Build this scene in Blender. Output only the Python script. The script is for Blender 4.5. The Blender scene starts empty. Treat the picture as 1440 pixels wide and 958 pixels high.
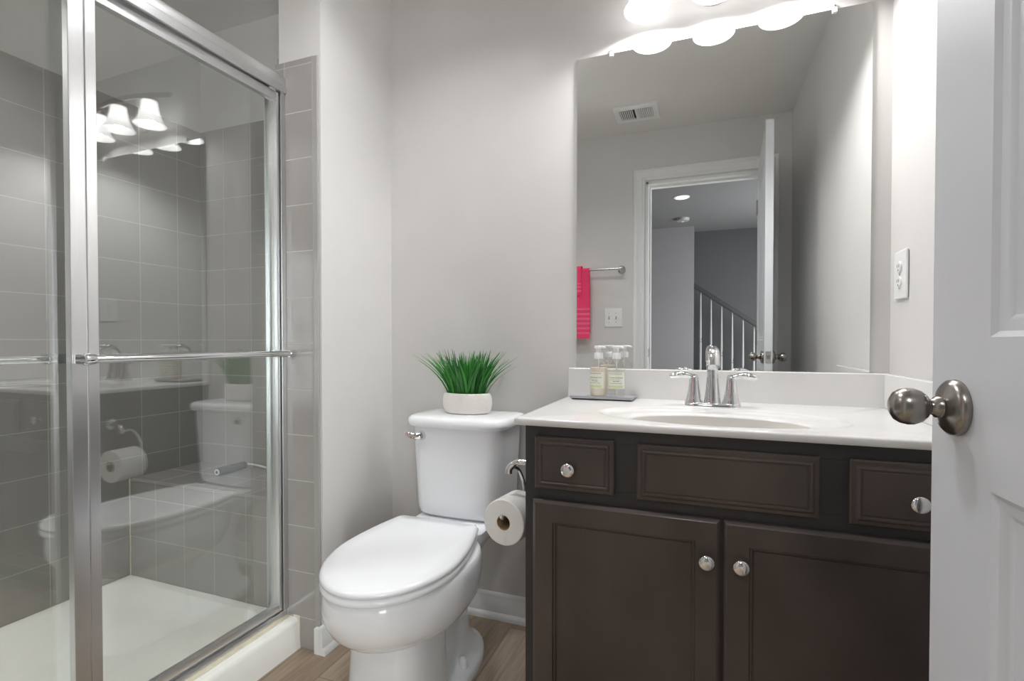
import bpy, bmesh, math, random
from mathutils import Vector, Matrix
PI = math.pi
SC = bpy.context.scene
COL = SC.collection

# ------------------------------------------------------------------ camera, world, exposure
cam_d = bpy.data.cameras.new('camera')
cam = bpy.data.objects.new('camera', cam_d)
COL.objects.link(cam)
cam.location = (0.0, 0.0, 1.0272)
cam.rotation_euler = (math.radians(90 - 0.8327), 0, math.radians(20.4428))
cam_d.sensor_fit = 'HORIZONTAL'
cam_d.sensor_width = 36.0
cam_d.lens = 708.4321 * 36.0 / 1440.0
cam_d.shift_x = -5.1158 / 1440.0
cam_d.shift_y = 11.3182 / 1440.0
cam_d.clip_start = 0.01
SC.camera = cam
w = bpy.data.worlds.new('world'); SC.world = w; w.use_nodes = True
w.node_tree.nodes['Background'].inputs[0].default_value = (0.8, 0.85, 0.9, 1)
w.node_tree.nodes['Background'].inputs[1].default_value = 0.05
SC.view_settings.view_transform = 'Standard'
SC.view_settings.look = 'None'
SC.view_settings.gamma = 1
SC.view_settings.use_curve_mapping = False
SC.view_settings.exposure = 0.22
SC.cycles.max_bounces = 16
SC.cycles.diffuse_bounces = 10
SC.cycles.glossy_bounces = 10
SC.cycles.transmission_bounces = 12
SC.cycles.transparent_max_bounces = 24
VANITY_W = 13.0      # each vanity bulb
SHOWER_FILL_W = 10.0      # unseen recessed lamp added above the shower as fill
BATH_FILL_W = 4.5       # unseen dome lamp added to the bathroom ceiling as fill
DAY_FILL_W = 180.0        # daylight through an added, unseen hall window
HALL_FILL_W = 6.0       # unseen dome lamp added outside the doorway as fill
HALL_W = 3.0         # the recessed hall lamp

# ------------------------------------------------------------------ materials
def _new(name):
    m = bpy.data.materials.new(name); m.use_nodes = True
    nt = m.node_tree; nt.nodes.clear()
    out = nt.nodes.new('ShaderNodeOutputMaterial')
    return m, nt, out
def N(nt, t, **kw):
    n = nt.nodes.new(t)
    for k, v in kw.items(): setattr(n, k, v)
    return n
def math_node(nt, op, a, b=None, c=None):
    n = nt.nodes.new('ShaderNodeMath'); n.operation = op
    for i, v in enumerate((a, b, c)):
        if v is None: continue
        if isinstance(v, (int, float)): n.inputs[i].default_value = v
        else: nt.links.new(v, n.inputs[i])
    return n.outputs[0]
def pm(name, col, rough=0.5, metal=0.0, var=0.03, scale=8.0, bump=0.0, bscale=120.0, coat=0.0, stretch=(1, 1, 1), spec=0.5):
    """principled surface with a little procedural colour variation and an optional fine bump"""
    m, nt, out = _new(name)
    b = N(nt, 'ShaderNodeBsdfPrincipled')
    tc = N(nt, 'ShaderNodeTexCoord')
    mp = N(nt, 'ShaderNodeMapping'); mp.inputs['Scale'].default_value = stretch
    nt.links.new(tc.outputs['Object'], mp.inputs[0])
    no = N(nt, 'ShaderNodeTexNoise'); no.inputs['Scale'].default_value = scale; no.inputs['Detail'].default_value = 4
    nt.links.new(mp.outputs[0], no.inputs['Vector'])
    r = N(nt, 'ShaderNodeValToRGB')
    r.color_ramp.elements[0].position = 0.3; r.color_ramp.elements[1].position = 0.7
    r.color_ramp.elements[0].color = tuple(max(0, c * (1 - var)) for c in col) + (1,)
    r.color_ramp.elements[1].color = tuple(min(1, c * (1 + var)) for c in col) + (1,)
    nt.links.new(no.outputs['Fac'], r.inputs[0])
    nt.links.new(r.outputs[0], b.inputs['Base Color'])
    b.inputs['Roughness'].default_value = rough
    b.inputs['Metallic'].default_value = metal
    b.inputs['Coat Weight'].default_value = coat
    b.inputs['Coat Roughness'].default_value = 0.05
    b.inputs['Specular IOR Level'].default_value = spec
    if bump:
        n2 = N(nt, 'ShaderNodeTexNoise'); n2.inputs['Scale'].default_value = bscale; n2.inputs['Detail'].default_value = 3
        nt.links.new(mp.outputs[0], n2.inputs['Vector'])
        bp = N(nt, 'ShaderNodeBump'); bp.inputs['Strength'].default_value = bump; bp.inputs['Distance'].default_value = 0.002
        nt.links.new(n2.outputs['Fac'], bp.inputs['Height']); nt.links.new(bp.outputs[0], b.inputs['Normal'])
    nt.links.new(b.outputs[0], out.inputs[0])
    return m
def tile_mat(name, ua, uo, us, va, vo, vs, col=(0.335, 0.316, 0.302), grout=(0.50, 0.49, 0.465), gw=0.0024):
    """glazed square tile with pale grout; ua / va are the two axes of the surface, o the offset of a joint, s the tile size"""
    m, nt, out = _new(name)
    b = N(nt, 'ShaderNodeBsdfPrincipled')
    tc = N(nt, 'ShaderNodeTexCoord'); sp = N(nt, 'ShaderNodeSeparateXYZ')
    nt.links.new(tc.outputs['Object'], sp.inputs[0])
    masks, cells = [], []
    for ax, o, s in ((ua, uo, us), (va, vo, vs)):
        t = math_node(nt, 'DIVIDE', math_node(nt, 'SUBTRACT', sp.outputs[ax], o), s)
        cells.append(math_node(nt, 'FLOOR', t))
        f = math_node(nt, 'FRACT', t)
        d = math_node(nt, 'MINIMUM', f, math_node(nt, 'SUBTRACT', 1.0, f))
        masks.append(math_node(nt, 'MULTIPLY', d, s))
    d = math_node(nt, 'MINIMUM', masks[0], masks[1])
    ramp = N(nt, 'ShaderNodeMapRange'); ramp.inputs[1].default_value = gw * 0.35; ramp.inputs[2].default_value = gw * 0.75
    nt.links.new(d, ramp.inputs[0])
    cell = math_node(nt, 'ADD', cells[0], math_node(nt, 'MULTIPLY', cells[1], 17.3))
    wn = N(nt, 'ShaderNodeTexWhiteNoise', noise_dimensions='1D'); nt.links.new(cell, wn.inputs['W'])
    no = N(nt, 'ShaderNodeTexNoise'); no.inputs['Scale'].default_value = 6; nt.links.new(tc.outputs['Object'], no.inputs['Vector'])
    v = math_node(nt, 'ADD', math_node(nt, 'MULTIPLY', wn.outputs['Value'], 0.06), math_node(nt, 'MULTIPLY', no.outputs['Fac'], 0.10))
    v = math_node(nt, 'ADD', v, 0.92)
    hs = N(nt, 'ShaderNodeHueSaturation'); hs.inputs['Color'].default_value = col + (1,); nt.links.new(v, hs.inputs['Value'])
    mx = N(nt, 'ShaderNodeMix', data_type='RGBA')
    nt.links.new(ramp.outputs[0], mx.inputs['Factor']); mx.inputs[6].default_value = grout + (1,); nt.links.new(hs.outputs[0], mx.inputs[7])
    nt.links.new(mx.outputs[2], b.inputs['Base Color'])
    rr = math_node(nt, 'SUBTRACT', 0.7, math_node(nt, 'MULTIPLY', ramp.outputs[0], 0.56))
    nt.links.new(rr, b.inputs['Roughness'])
    bp = N(nt, 'ShaderNodeBump'); bp.inputs['Strength'].default_value = 0.4; bp.inputs['Distance'].default_value = 0.001
    nt.links.new(ramp.outputs[0], bp.inputs['Height']); nt.links.new(bp.outputs[0], b.inputs['Normal'])
    nt.links.new(b.outputs[0], out.inputs[0])
    return m
def glass_mat(name, tint=(0.93, 0.955, 0.945), ior=1.52):
    """thin clear pane: straight-through transmission with a fresnel reflection on each face"""
    m, nt, out = _new(name)
    t = N(nt, 'ShaderNodeBsdfTransparent'); t.inputs[0].default_value = tint + (1,)
    g = N(nt, 'ShaderNodeBsdfGlossy'); g.inputs['Roughness'].default_value = 0.0; g.inputs[0].default_value = (1, 1, 1, 1)
    ge = N(nt, 'ShaderNodeNewGeometry'); dp = N(nt, 'ShaderNodeVectorMath', operation='DOT_PRODUCT')
    nt.links.new(ge.outputs['Incoming'], dp.inputs[0]); nt.links.new(ge.outputs['Normal'], dp.inputs[1])
    f0 = ((ior - 1) / (ior + 1)) ** 2
    g5 = math_node(nt, 'POWER', math_node(nt, 'SUBTRACT', 1.0, math_node(nt, 'ABSOLUTE', dp.outputs['Value'])), 5.0)
    fr = math_node(nt, 'MULTIPLY_ADD', g5, 1.0 - f0, f0)
    mx = N(nt, 'ShaderNodeMixShader')
    nt.links.new(fr, mx.inputs[0]); nt.links.new(t.outputs[0], mx.inputs[1]); nt.links.new(g.outputs[0], mx.inputs[2])
    nt.links.new(mx.outputs[0], out.inputs[0])
    return m
def emit_mat(name, col, s):
    m, nt, out = _new(name)
    e = N(nt, 'ShaderNodeEmission'); e.inputs[0].default_value = col + (1,); e.inputs[1].default_value = s
    nt.links.new(e.outputs[0], out.inputs[0])
    return m
def shade_mat(name):
    """frosted white glass of a lit lamp shade"""
    m, nt, out = _new(name)
    d = N(nt, 'ShaderNodeBsdfDiffuse'); d.inputs[0].default_value = (0.9, 0.9, 0.9, 1)
    t = N(nt, 'ShaderNodeBsdfTranslucent'); t.inputs[0].default_value = (0.9, 0.9, 0.9, 1)
    mx = N(nt, 'ShaderNodeMixShader'); mx.inputs[0].default_value = 0.55
    e = N(nt, 'ShaderNodeEmission'); e.inputs[1].default_value = 0.45
    ad = N(nt, 'ShaderNodeAddShader')
    nt.links.new(d.outputs[0], mx.inputs[1]); nt.links.new(t.outputs[0], mx.inputs[2])
    nt.links.new(mx.outputs[0], ad.inputs[0]); nt.links.new(e.outputs[0], ad.inputs[1])
    nt.links.new(ad.outputs[0], out.inputs[0])
    return m
def plank_mat(name):
    m, nt, out = _new(name)
    b = N(nt, 'ShaderNodeBsdfPrincipled')
    tc = N(nt, 'ShaderNodeTexCoord')
    mp = N(nt, 'ShaderNodeMapping'); mp.inputs['Rotation'].default_value = (0, 0, PI / 2); mp.inputs['Location'].default_value = (0.0, 0.035, 0)
    nt.links.new(tc.outputs['Object'], mp.inputs[0])
    br = N(nt, 'ShaderNodeTexBrick')
    br.offset = 0.37; br.inputs['Scale'].default_value = 1.0; br.inputs['Brick Width'].default_value = 1.22
    br.inputs['Row Height'].default_value = 0.152; br.inputs['Mortar Size'].default_value = 0.0008
    br.inputs['Color1'].default_value = (0.30, 0.225, 0.16, 1); br.inputs['Color2'].default_value = (0.44, 0.35, 0.265, 1)
    br.inputs['Mortar'].default_value = (0.08, 0.06, 0.045, 1)
    nt.links.new(mp.outputs[0], br.inputs['Vector'])
    mp2 = N(nt, 'ShaderNodeMapping'); mp2.inputs['Scale'].default_value = (60, 3, 1)
    nt.links.new(tc.outputs['Object'], mp2.inputs[0])
    no = N(nt, 'ShaderNodeTexNoise'); no.inputs['Scale'].default_value = 1.6; no.inputs['Detail'].default_value = 6
    nt.links.new(mp2.outputs[0], no.inputs['Vector'])
    mr = N(nt, 'ShaderNodeMapRange'); mr.inputs[1].default_value = 0.25; mr.inputs[2].default_value = 0.75; mr.inputs[3].default_value = 0.72; mr.inputs[4].default_value = 1.22
    nt.links.new(no.outputs['Fac'], mr.inputs[0])
    hs = N(nt, 'ShaderNodeHueSaturation'); nt.links.new(mr.outputs[0], hs.inputs['Value']); nt.links.new(br.outputs['Color'], hs.inputs['Color'])
    nt.links.new(hs.outputs[0], b.inputs['Base Color'])
    b.inputs['Roughness'].default_value = 0.42
    nt.links.new(b.outputs[0], out.inputs[0])
    return m
def towel_mat(name, bands):
    """terry cloth with woven paler bands at fixed heights"""
    m, nt, out = _new(name)
    b = N(nt, 'ShaderNodeBsdfPrincipled'); b.inputs['Roughness'].default_value = 0.95
    tc = N(nt, 'ShaderNodeTexCoord'); sp = N(nt, 'ShaderNodeSeparateXYZ'); nt.links.new(tc.outputs['Object'], sp.inputs[0])
    acc = None
    for z, h in bands:
        d = math_node(nt, 'ABSOLUTE', math_node(nt, 'SUBTRACT', sp.outputs[2], z))
        k = math_node(nt, 'LESS_THAN', d, h / 2)
        acc = k if acc is None else math_node(nt, 'MAXIMUM', acc, k)
    mx = N(nt, 'ShaderNodeMix', data_type='RGBA'); nt.links.new(acc, mx.inputs['Factor'])
    mx.inputs[6].default_value = (0.86, 0.055, 0.165, 1); mx.inputs[7].default_value = (0.90, 0.16, 0.29, 1)
    nt.links.new(mx.outputs[2], b.inputs['Base Color'])
    n2 = N(nt, 'ShaderNodeTexNoise'); n2.inputs['Scale'].default_value = 400; nt.links.new(tc.outputs['Object'], n2.inputs['Vector'])
    bp = N(nt, 'ShaderNodeBump'); bp.inputs['Strength'].default_value = 0.6; bp.inputs['Distance'].default_value = 0.003
    nt.links.new(n2.outputs['Fac'], bp.inputs['Height']); nt.links.new(bp.outputs[0], b.inputs['Normal'])
    nt.links.new(b.outputs[0], out.inputs[0])
    return m
def grass_mat(name):
    m, nt, out = _new(name)
    b = N(nt, 'ShaderNodeBsdfPrincipled'); b.inputs['Roughness'].default_value = 0.45
    g = N(nt, 'ShaderNodeNewGeometry')
    tc = N(nt, 'ShaderNodeTexCoord'); no = N(nt, 'ShaderNodeTexNoise'); no.inputs['Scale'].default_value = 70
    nt.links.new(tc.outputs['Object'], no.inputs['Vector'])
    r = N(nt, 'ShaderNodeValToRGB')
    r.color_ramp.elements[0].color = (0.006, 0.065, 0.018, 1); r.color_ramp.elements[1].color = (0.055, 0.37, 0.035, 1)
    md = math_node(nt, 'ADD', math_node(nt, 'MULTIPLY', g.outputs['Random Per Island'], 0.75), math_node(nt, 'MULTIPLY', no.outputs['Fac'], 0.25))
    nt.links.new(md, r.inputs[0]); nt.links.new(r.outputs[0], b.inputs['Base Color'])
    nt.links.new(b.outputs[0], out.inputs[0])
    return m
def pot_mat(name):
    m, nt, out = _new(name)
    b = N(nt, 'ShaderNodeBsdfPrincipled'); b.inputs['Roughness'].default_value = 0.75; b.inputs['Base Color'].default_value = (0.80, 0.775, 0.74, 1)
    tc = N(nt, 'ShaderNodeTexCoord'); mp = N(nt, 'ShaderNodeMapping'); mp.inputs['Scale'].default_value = (130, 130, 260)
    nt.links.new(tc.outputs['Object'], mp.inputs[0])
    v = N(nt, 'ShaderNodeTexVoronoi'); v.inputs['Scale'].default_value = 1.0; nt.links.new(mp.outputs[0], v.inputs['Vector'])
    bp = N(nt, 'ShaderNodeBump'); bp.inputs['Strength'].default_value = 0.55; bp.inputs['Distance'].default_value = 0.0025
    nt.links.new(v.outputs['Distance'], bp.inputs['Height']); nt.links.new(bp.outputs[0], b.inputs['Normal'])
    nt.links.new(b.outputs[0], out.inputs[0])
    return m

M = dict(
    wall=pm('wall_paint', (0.665, 0.655, 0.643), 0.62, var=0.012, bump=0.05, bscale=220),
    ceil=pm('ceiling_paint', (0.715, 0.705, 0.69), 0.8, var=0.01),
    trim=pm('white_trim_paint', (0.80, 0.81, 0.815), 0.32, var=0.01),
    door=pm('white_door_paint', (0.69, 0.71, 0.745), 0.38, var=0.01),
    hall=pm('hall_paint_dimmed', (0.215, 0.206, 0.222), 0.7, var=0.012),  # base colour lowered so the hall walls read as dimly lit
    hallceil=pm('hall_ceiling_dimmed', (0.135, 0.133, 0.14), 0.8, var=0.01),  # darkened to offset the window light falling on this ceiling
    stairwall=pm('stair_wall_shaded', (0.060, 0.060, 0.065), 0.7, var=0.012),  # stair recess shade put into the wall colour
    floor=plank_mat('wood_look_planks'),
    bull=pm('tile_trim_glaze', (0.37, 0.36, 0.345), 0.14, var=0.03),
    porcelain=pm('white_porcelain', (0.86, 0.875, 0.90), 0.07, var=0.004),
    seatp=pm('white_seat_plastic', (0.87, 0.885, 0.91), 0.16, var=0.004),
    acrylic=pm('white_acrylic', (0.85, 0.85, 0.815), 0.2, var=0.02),
    caulk=pm('yellowed_caulk', (0.68, 0.63, 0.50), 0.5, var=0.08, scale=30),
    chrome=pm('chrome', (0.82, 0.83, 0.84), 0.05, 1.0, var=0.01),
    alu=pm('bright_aluminium', (0.74, 0.745, 0.755), 0.30, 1.0, var=0.02, stretch=(60, 60, 1)),
    satin=pm('satin_nickel', (0.33, 0.312, 0.29), 0.26, 1.0, var=0.02),
    brushed=pm('brushed_nickel', (0.62, 0.61, 0.60), 0.25, 1.0, var=0.02),
    marble=pm('cultured_marble', (0.78, 0.775, 0.765), 0.1, var=0.03, scale=5),
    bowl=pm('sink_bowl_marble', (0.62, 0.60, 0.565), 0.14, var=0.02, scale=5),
    espresso=pm('espresso_wood', (0.068, 0.053, 0.046), 0.36, var=0.32, scale=3.2, coat=0.12, stretch=(1.3, 1.3, 0.8)),
    espresso_frame=pm('espresso_frame', (0.037, 0.035, 0.0345), 0.40, var=0.15, scale=4),
    dark=pm('dark_recess', (0.02, 0.02, 0.02), 0.8),
    rubber=pm('dark_foam', (0.022, 0.023, 0.025), 0.8, var=0.2, scale=300),
    white_plastic=pm('white_plastic', (0.80, 0.81, 0.81), 0.3, var=0.01),
    grey_slot=pm('dark_slot', (0.10, 0.10, 0.10), 0.6),
    tray=pm('grey_tray', (0.40, 0.41, 0.44), 0.3, var=0.05),
    paper=pm('tissue_paper', (0.80, 0.785, 0.765), 0.95, var=0.02, bump=0.3, bscale=300),
    card=pm('cardboard', (0.36, 0.25, 0.13), 0.9, var=0.1),
    cream=pm('cream_soap', (0.78, 0.70, 0.60), 0.35, var=0.02),
    label=pm('cream_label', (0.76, 0.77, 0.66), 0.6, var=0.02),
    label_green=pm('green_label_band', (0.62, 0.68, 0.38), 0.6, var=0.08),
    ink=pm('label_ink', (0.22, 0.22, 0.20), 0.7),
    soil=pm('dark_soil', (0.03, 0.028, 0.02), 0.95, var=0.4, scale=200),
    mirror=pm('mirror_silver', (0.90, 0.915, 0.91), 0.0, 1.0, var=0.002),
    mirror_edge=pm('mirror_edge', (0.30, 0.34, 0.34), 0.2, 0.3),
    clear=glass_mat('shower_glass', ior=2.25),
    bottle=glass_mat('clear_bottle', (0.95, 0.95, 0.94), 1.4),
    clip=glass_mat('clear_clip', (0.9, 0.9, 0.9), 1.7),
    shade=shade_mat('frosted_lamp_glass'),
    bulb=emit_mat('lit_bulb', (1.0, 0.985, 0.96), 22.0),
    dome=emit_mat('fill_dome_glow', (1.0, 0.99, 0.975), 5.0),  # glow of the added fill domes
    downlight=emit_mat('lit_downlight', (1.0, 0.98, 0.95), 14.0),
    rail_white=pm('white_hall_parts_dimmed', (0.25, 0.25, 0.26), 0.5, var=0.01),  # white hall parts, their colour darkened for the dim hall
    rail=pm('dark_handrail', (0.025, 0.025, 0.027), 0.6, var=0.1),
    grass=grass_mat('artificial_grass'),
    pot=pot_mat('woven_ceramic'),
    t_left=tile_mat('shower_tile_side', 1, 1.558, 0.158, 2, 0.085, 0.158),
    t_end=tile_mat('shower_tile_end', 0, -2.176, 0.158, 2, 0.085, 0.158),
    t_bench=tile_mat('shower_tile_bench', 0, -2.168, 0.1573, 2, 0.083, 0.160),
    t_seat=tile_mat('shower_tile_seat', 0, -2.168, 0.1573, 1, 1.358, 0.158),
    t_strip=tile_mat('shower_tile_strip', 0, -1.314, 0.1527, 2, 0.104, 0.1527),
)

# ------------------------------------------------------------------ mesh helpers
def sharpen(bm, ang=38):
    bm.normal_update()
    for e in bm.edges:
        e.smooth = len(e.link_faces) == 2 and e.calc_face_angle(0) < math.radians(ang)
    for f in bm.faces: f.smooth = True
def obj(name, bm, mats, parent=None, ang=38, recalc=True):
    if recalc: bmesh.ops.recalc_face_normals(bm, faces=bm.faces)
    sharpen(bm, ang)
    me = bpy.data.meshes.new(name); bm.to_mesh(me); bm.free()
    for m in (mats if isinstance(mats, (list, tuple)) else [mats]): me.materials.append(m)
    o = bpy.data.objects.new(name, me); COL.objects.link(o)
    if WN[0]:
        md = o.modifiers.new('normals', 'WEIGHTED_NORMAL'); md.keep_sharp = True; md.weight = 100; WN[0] = False
    if parent is not None:
        o.parent = parent
        o.matrix_parent_inverse = Matrix.Translation(-Vector(parent.location)) if parent.type == 'EMPTY' else Matrix.Identity(4)
    return o
def tag(o, label=None, cat=None, group=None, kind=None):
    if label: o['label'] = label
    if cat: o['category'] = cat
    if group: o['group'] = group
    if kind: o['kind'] = kind
    return o
def thing(name, loc, label, cat, group=None):
    o = bpy.data.objects.new(name, None); COL.objects.link(o); o.location = loc; o.empty_display_size = 0.05
    return tag(o, label, cat, group)
def struct(name, bm, m, parent=None, **kw):
    o = obj(name, bm, m, parent, **kw)
    if parent is None: o['kind'] = 'structure'
    return o
WN = [False]
def B(): return bmesh.new()
def box(bm, x0, x1, y0, y1, z0, z1, bev=0.0, seg=2, mi=0):
    vs = [bm.verts.new((x, y, z)) for x in (x0, x1) for y in (y0, y1) for z in (z0, z1)]
    fs = [bm.faces.new([vs[i] for i in q]) for q in ((0, 1, 3, 2), (4, 6, 7, 5), (0, 4, 5, 1), (2, 3, 7, 6), (0, 2, 6, 4), (1, 5, 7, 3))]
    for f in fs: f.material_index = mi
    if bev:
        WN[0] = True
        bmesh.ops.recalc_face_normals(bm, faces=fs)
        es = list({e for f in fs for e in f.edges})
        bmesh.ops.bevel(bm, geom=es, offset=bev, segments=seg, profile=0.5, affect='EDGES', material=mi)
    return bm
def ringfaces(bm, rings, closed=True, cap0=True, cap1=True, mi=0):
    n = len(rings[0])
    for a, b in zip(rings, rings[1:]):
        for i in range(n if closed else n - 1):
            j = (i + 1) % n
            f = bm.faces.new((a[i], a[j], b[j], b[i])); f.material_index = mi
    if cap0: bm.faces.new(list(reversed(rings[0]))).material_index = mi
    if cap1: bm.faces.new(rings[-1]).material_index = mi
def basis(d):
    d = Vector(d).normalized()
    h = Vector((0, 0, 1)) if abs(d.z) < 0.9 else Vector((1, 0, 0))
    u = d.cross(h).normalized(); v = d.cross(u).normalized()
    return d, u, v
def lathe(bm, prof, origin=(0, 0, 0), axis=(0, 0, 1), n=32, cap0=True, cap1=True, sx=1.0, sy=1.0, mi=0):
    """prof: list of (radius, height along axis)"""
    d, u, v = basis(axis); o = Vector(origin)
    rings = []
    for r, h in prof:
        r = max(r, 1e-5)
        rings.append([bm.verts.new(o + d * h + u * (r * sx * math.cos(2 * PI * i / n)) + v * (r * sy * math.sin(2 * PI * i / n))) for i in range(n)])
    ringfaces(bm, rings, True, cap0, cap1, mi)
    return bm
def tube(bm, pts, r, n=14, caps=True, flat=None, mi=0):
    """swept tube; r is a number or one radius per point; flat = (su, sv) squashes the section"""
    pts = [Vector(p) for p in pts]
    rs = r if isinstance(r, (list, tuple)) else [r] * len(pts)
    rings = []; u = None
    for i, p in enumerate(pts):
        t = (pts[min(i + 1, len(pts) - 1)] - pts[max(i - 1, 0)]).normalized()
        if u is None: _, u, v = basis(t)
        else:
            u = (u - t * u.dot(t)).normalized(); v = t.cross(u).normalized()
        a, b = flat if flat else (1, 1)
        rings.append([bm.verts.new(p + u * (rs[i] * a * math.cos(2 * PI * k / n)) + v * (rs[i] * b * math.sin(2 * PI * k / n))) for k in range(n)])
    ringfaces(bm, rings, True, caps, caps, mi)
    return bm
def spline(pts, k=8):
    """Catmull-Rom through pts"""
    P = [Vector(p) for p in pts]; out = []
    for i in range(len(P) - 1):
        p0 = P[max(i - 1, 0)]; p1 = P[i]; p2 = P[i + 1]; p3 = P[min(i + 2, len(P) - 1)]
        for j in range(k):
            t = j / k
            out.append(0.5 * ((2 * p1) + (p2 - p0) * t + (2 * p0 - 5 * p1 + 4 * p2 - p3) * t * t + (3 * p1 - p0 - 3 * p2 + p3) * t ** 3))
    out.append(P[-1]); return out
def rrect(x0, x1, y0, y1, r, n=6):
    """rounded rectangle outline; r = (front-left, front-right, back-right, back-left) or a number"""
    rr = r if isinstance(r, (list, tuple)) else [r] * 4
    out = []
    for (cx, cy, a0), q in zip(((x0 + rr[0], y0 + rr[0], PI), (x1 - rr[1], y0 + rr[1], 1.5 * PI), (x1 - rr[2], y1 - rr[2], 0), (x0 + rr[3], y1 - rr[3], 0.5 * PI)), rr):
        for k in range(n + 1):
            a = a0 + 0.5 * PI * k / n
            out.append((cx + q * math.cos(a), cy + q * math.sin(a)))
    return out
def loft(bm, sections, cap0=True, cap1=True, mi=0):
    """sections: list of (outline [(x, y)], z) with equal counts"""
    rings = [[bm.verts.new((x, y, z)) for x, y in o] for o, z in sections]
    ringfaces(bm, rings, True, cap0, cap1, mi)
    return bm
def panel_rings(bm, T, u0, u1, v0, v1, rings, cap=True, mi=0):
    """nested rectangles; rings = [(inset, depth)], T maps (u, v, depth) to a point"""
    rs = []
    for ins, d in rings:
        rs.append([bm.verts.new(T(u, v, d)) for u, v in ((u0 + ins, v0 + ins), (u1 - ins, v0 + ins), (u1 - ins, v1 - ins), (u0 + ins, v1 - ins))])
    ringfaces(bm, rs, True, False, cap, mi)
    return rs

# ------------------------------------------------------------------ the room
YB, XR, ZC, YF = 1.72, 0.4986, 2.42, -0.026       # back wall, right wall, ceiling, wall with the doorway
XL, YE = -2.17, 1.675                              # shower side wall and end wall
XP, XN, PY = -1.345, -1.171, 1.325                 # partition beside the toilet
DX0, DX1, DZ = -0.362, 0.345, 2.0835               # doorway
HY = -3.05                                         # far wall of the hall
PTOP = 1.981

bm = B(); box(bm, XN, XR, YB, YB + 0.1, 0, ZC); struct('wall_back', bm, M['wall'])
bm = B(); box(bm, XR, XR + 0.1, YF, YB + 0.1, 0, ZC); struct('wall_right', bm, M['wall'])
bm = B(); box(bm, XP, XN, PY, YB + 0.1, 0, ZC); struct('wall_partition', bm, M['wall'])
bm = B(); box(bm, XL - 0.1, XL, YF, YE + 0.1, 0, ZC); struct('wall_left', bm, M['wall'])
bm = B(); box(bm, XL, XP, YE, YE + 0.145, 0, ZC); struct('wall_shower_end', bm, M['wall'])
bm = B()
box(bm, XL - 0.1, DX0, YF - 0.115, YF, 0, ZC); box(bm, DX1, XR + 0.1, YF - 0.115, YF, 0, ZC); box(bm, DX0, DX1, YF - 0.115, YF, DZ, ZC)
struct('wall_front', bm, M['wall'])
bm = B(); box(bm, XL - 0.1, 1.7, -4.4, YB + 0.1, -0.1, 0.0); struct('floor', bm, M['floor'])
bm = B(); box(bm, XL - 0.1, XR + 0.1, YF - 0.115, YB + 0.1, ZC, ZC + 0.1); struct('ceiling', bm, M['ceil'])
# tile cladding (flat skins of tile on the walls, 8 mm proud)
bm = B(); box(bm, XL, XL + 0.008, YF, YE, 0.085, PTOP, 0.002); struct('wall_left_tile', bm, M['t_left'])
bm = B(); box(bm, XL + 0.008, XP, YE - 0.008, YE, 0.30, PTOP, 0.002); struct('wall_end_tile', bm, M['t_end'])
bm = B(); box(bm, XP - 0.008, XP, PY, YE - 0.008, 0.30, PTOP, 0.002); struct('wall_partition_inner_tile', bm, M['t_left'])
bm = B()
box(bm, XP - 0.008, -1.2, PY - 0.008, PY, 0.0, 1.9565, 0.002)
o = struct('wall_partition_tile', bm, M['t_strip'])
bm = B()
lathe(bm, [(0.0078, 0.0), (0.0078, 1.9565)], (-1.1985, PY - 0.0002, 0), (0, 0, 1), 16)
box(bm, -1.1985, -1.1785, PY - 0.0075, PY, 0.0, 1.9565, 0.003, 3)
struct('trim_1', bm, M['bull'])
bm = B(); box(bm, XL, XP, YF, YF + 0.008, 0.085, PTOP, 0.002); struct('wall_front_tile', bm, M['t_end'])
# baseboards with a stepped cap
BPROF = [(0, 0), (0.022, 0), (0.022, 0.012), (0.017, 0.021), (0.012, 0.023), (0.012, 0.069), (0.009, 0.074), (0.009, 0.082), (0.005, 0.092), (0, 0.094)]
def baseboard(name, p0, p1, nrm):
    bm = B(); p0 = Vector(p0); p1 = Vector(p1); nrm = Vector(nrm)
    rs = [[bm.verts.new(p + nrm * d + Vector((0, 0, z))) for d, z in BPROF] for p in (p0, p1)]
    ringfaces(bm, rs, True, True, True)
    return struct(name, bm, M['trim'], ang=50)
baseboard('baseboard_back', (XN, YB, 0), (-0.414, YB, 0), (0, -1, 0))
baseboard('baseboard_partition', (XN, PY - 0.02, 0), (XN, YB, 0), (1, 0, 0))
baseboard('baseboard_front', (-1.27, YF, 0), (-0.45, YF, 0), (0, 1, 0))
bm = B(); box(bm, -1.192, XN, PY - 0.022, PY - 0.0078, 0.0, 0.086, 0.002); struct('baseboard_end', bm, M['trim'])
# doorway: jamb lining and casing
bm = B()
for x0, x1 in ((DX0 - 0.001, DX0 + 0.016), (DX1 - 0.016, DX1 + 0.001)): box(bm, x0, x1, YF - 0.12, YF + 0.004, 0, DZ, 0.001)
box(bm, DX0, DX1, YF - 0.12, YF + 0.004, DZ - 0.016, DZ + 0.001, 0.001)
for x0, x1 in ((DX0 + 0.016, DX0 + 0.028), (DX1 - 0.028, DX1 - 0.016)): box(bm, x0, x1, YF - 0.085, YF - 0.045, 0, DZ - 0.016, 0.001)
box(bm, DX0 + 0.028, DX1 - 0.028, YF - 0.085, YF - 0.045, DZ - 0.028, DZ - 0.016, 0.001)
struct('trim_2', bm, M['trim'])
CAS = [(0.0, 0.0), (0.0, 0.010), (0.012, 0.013), (0.018, 0.010), (0.045, 0.013), (0.052, 0.018), (0.066, 0.018), (0.072, 0.014), (0.072, 0.0)]
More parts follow.
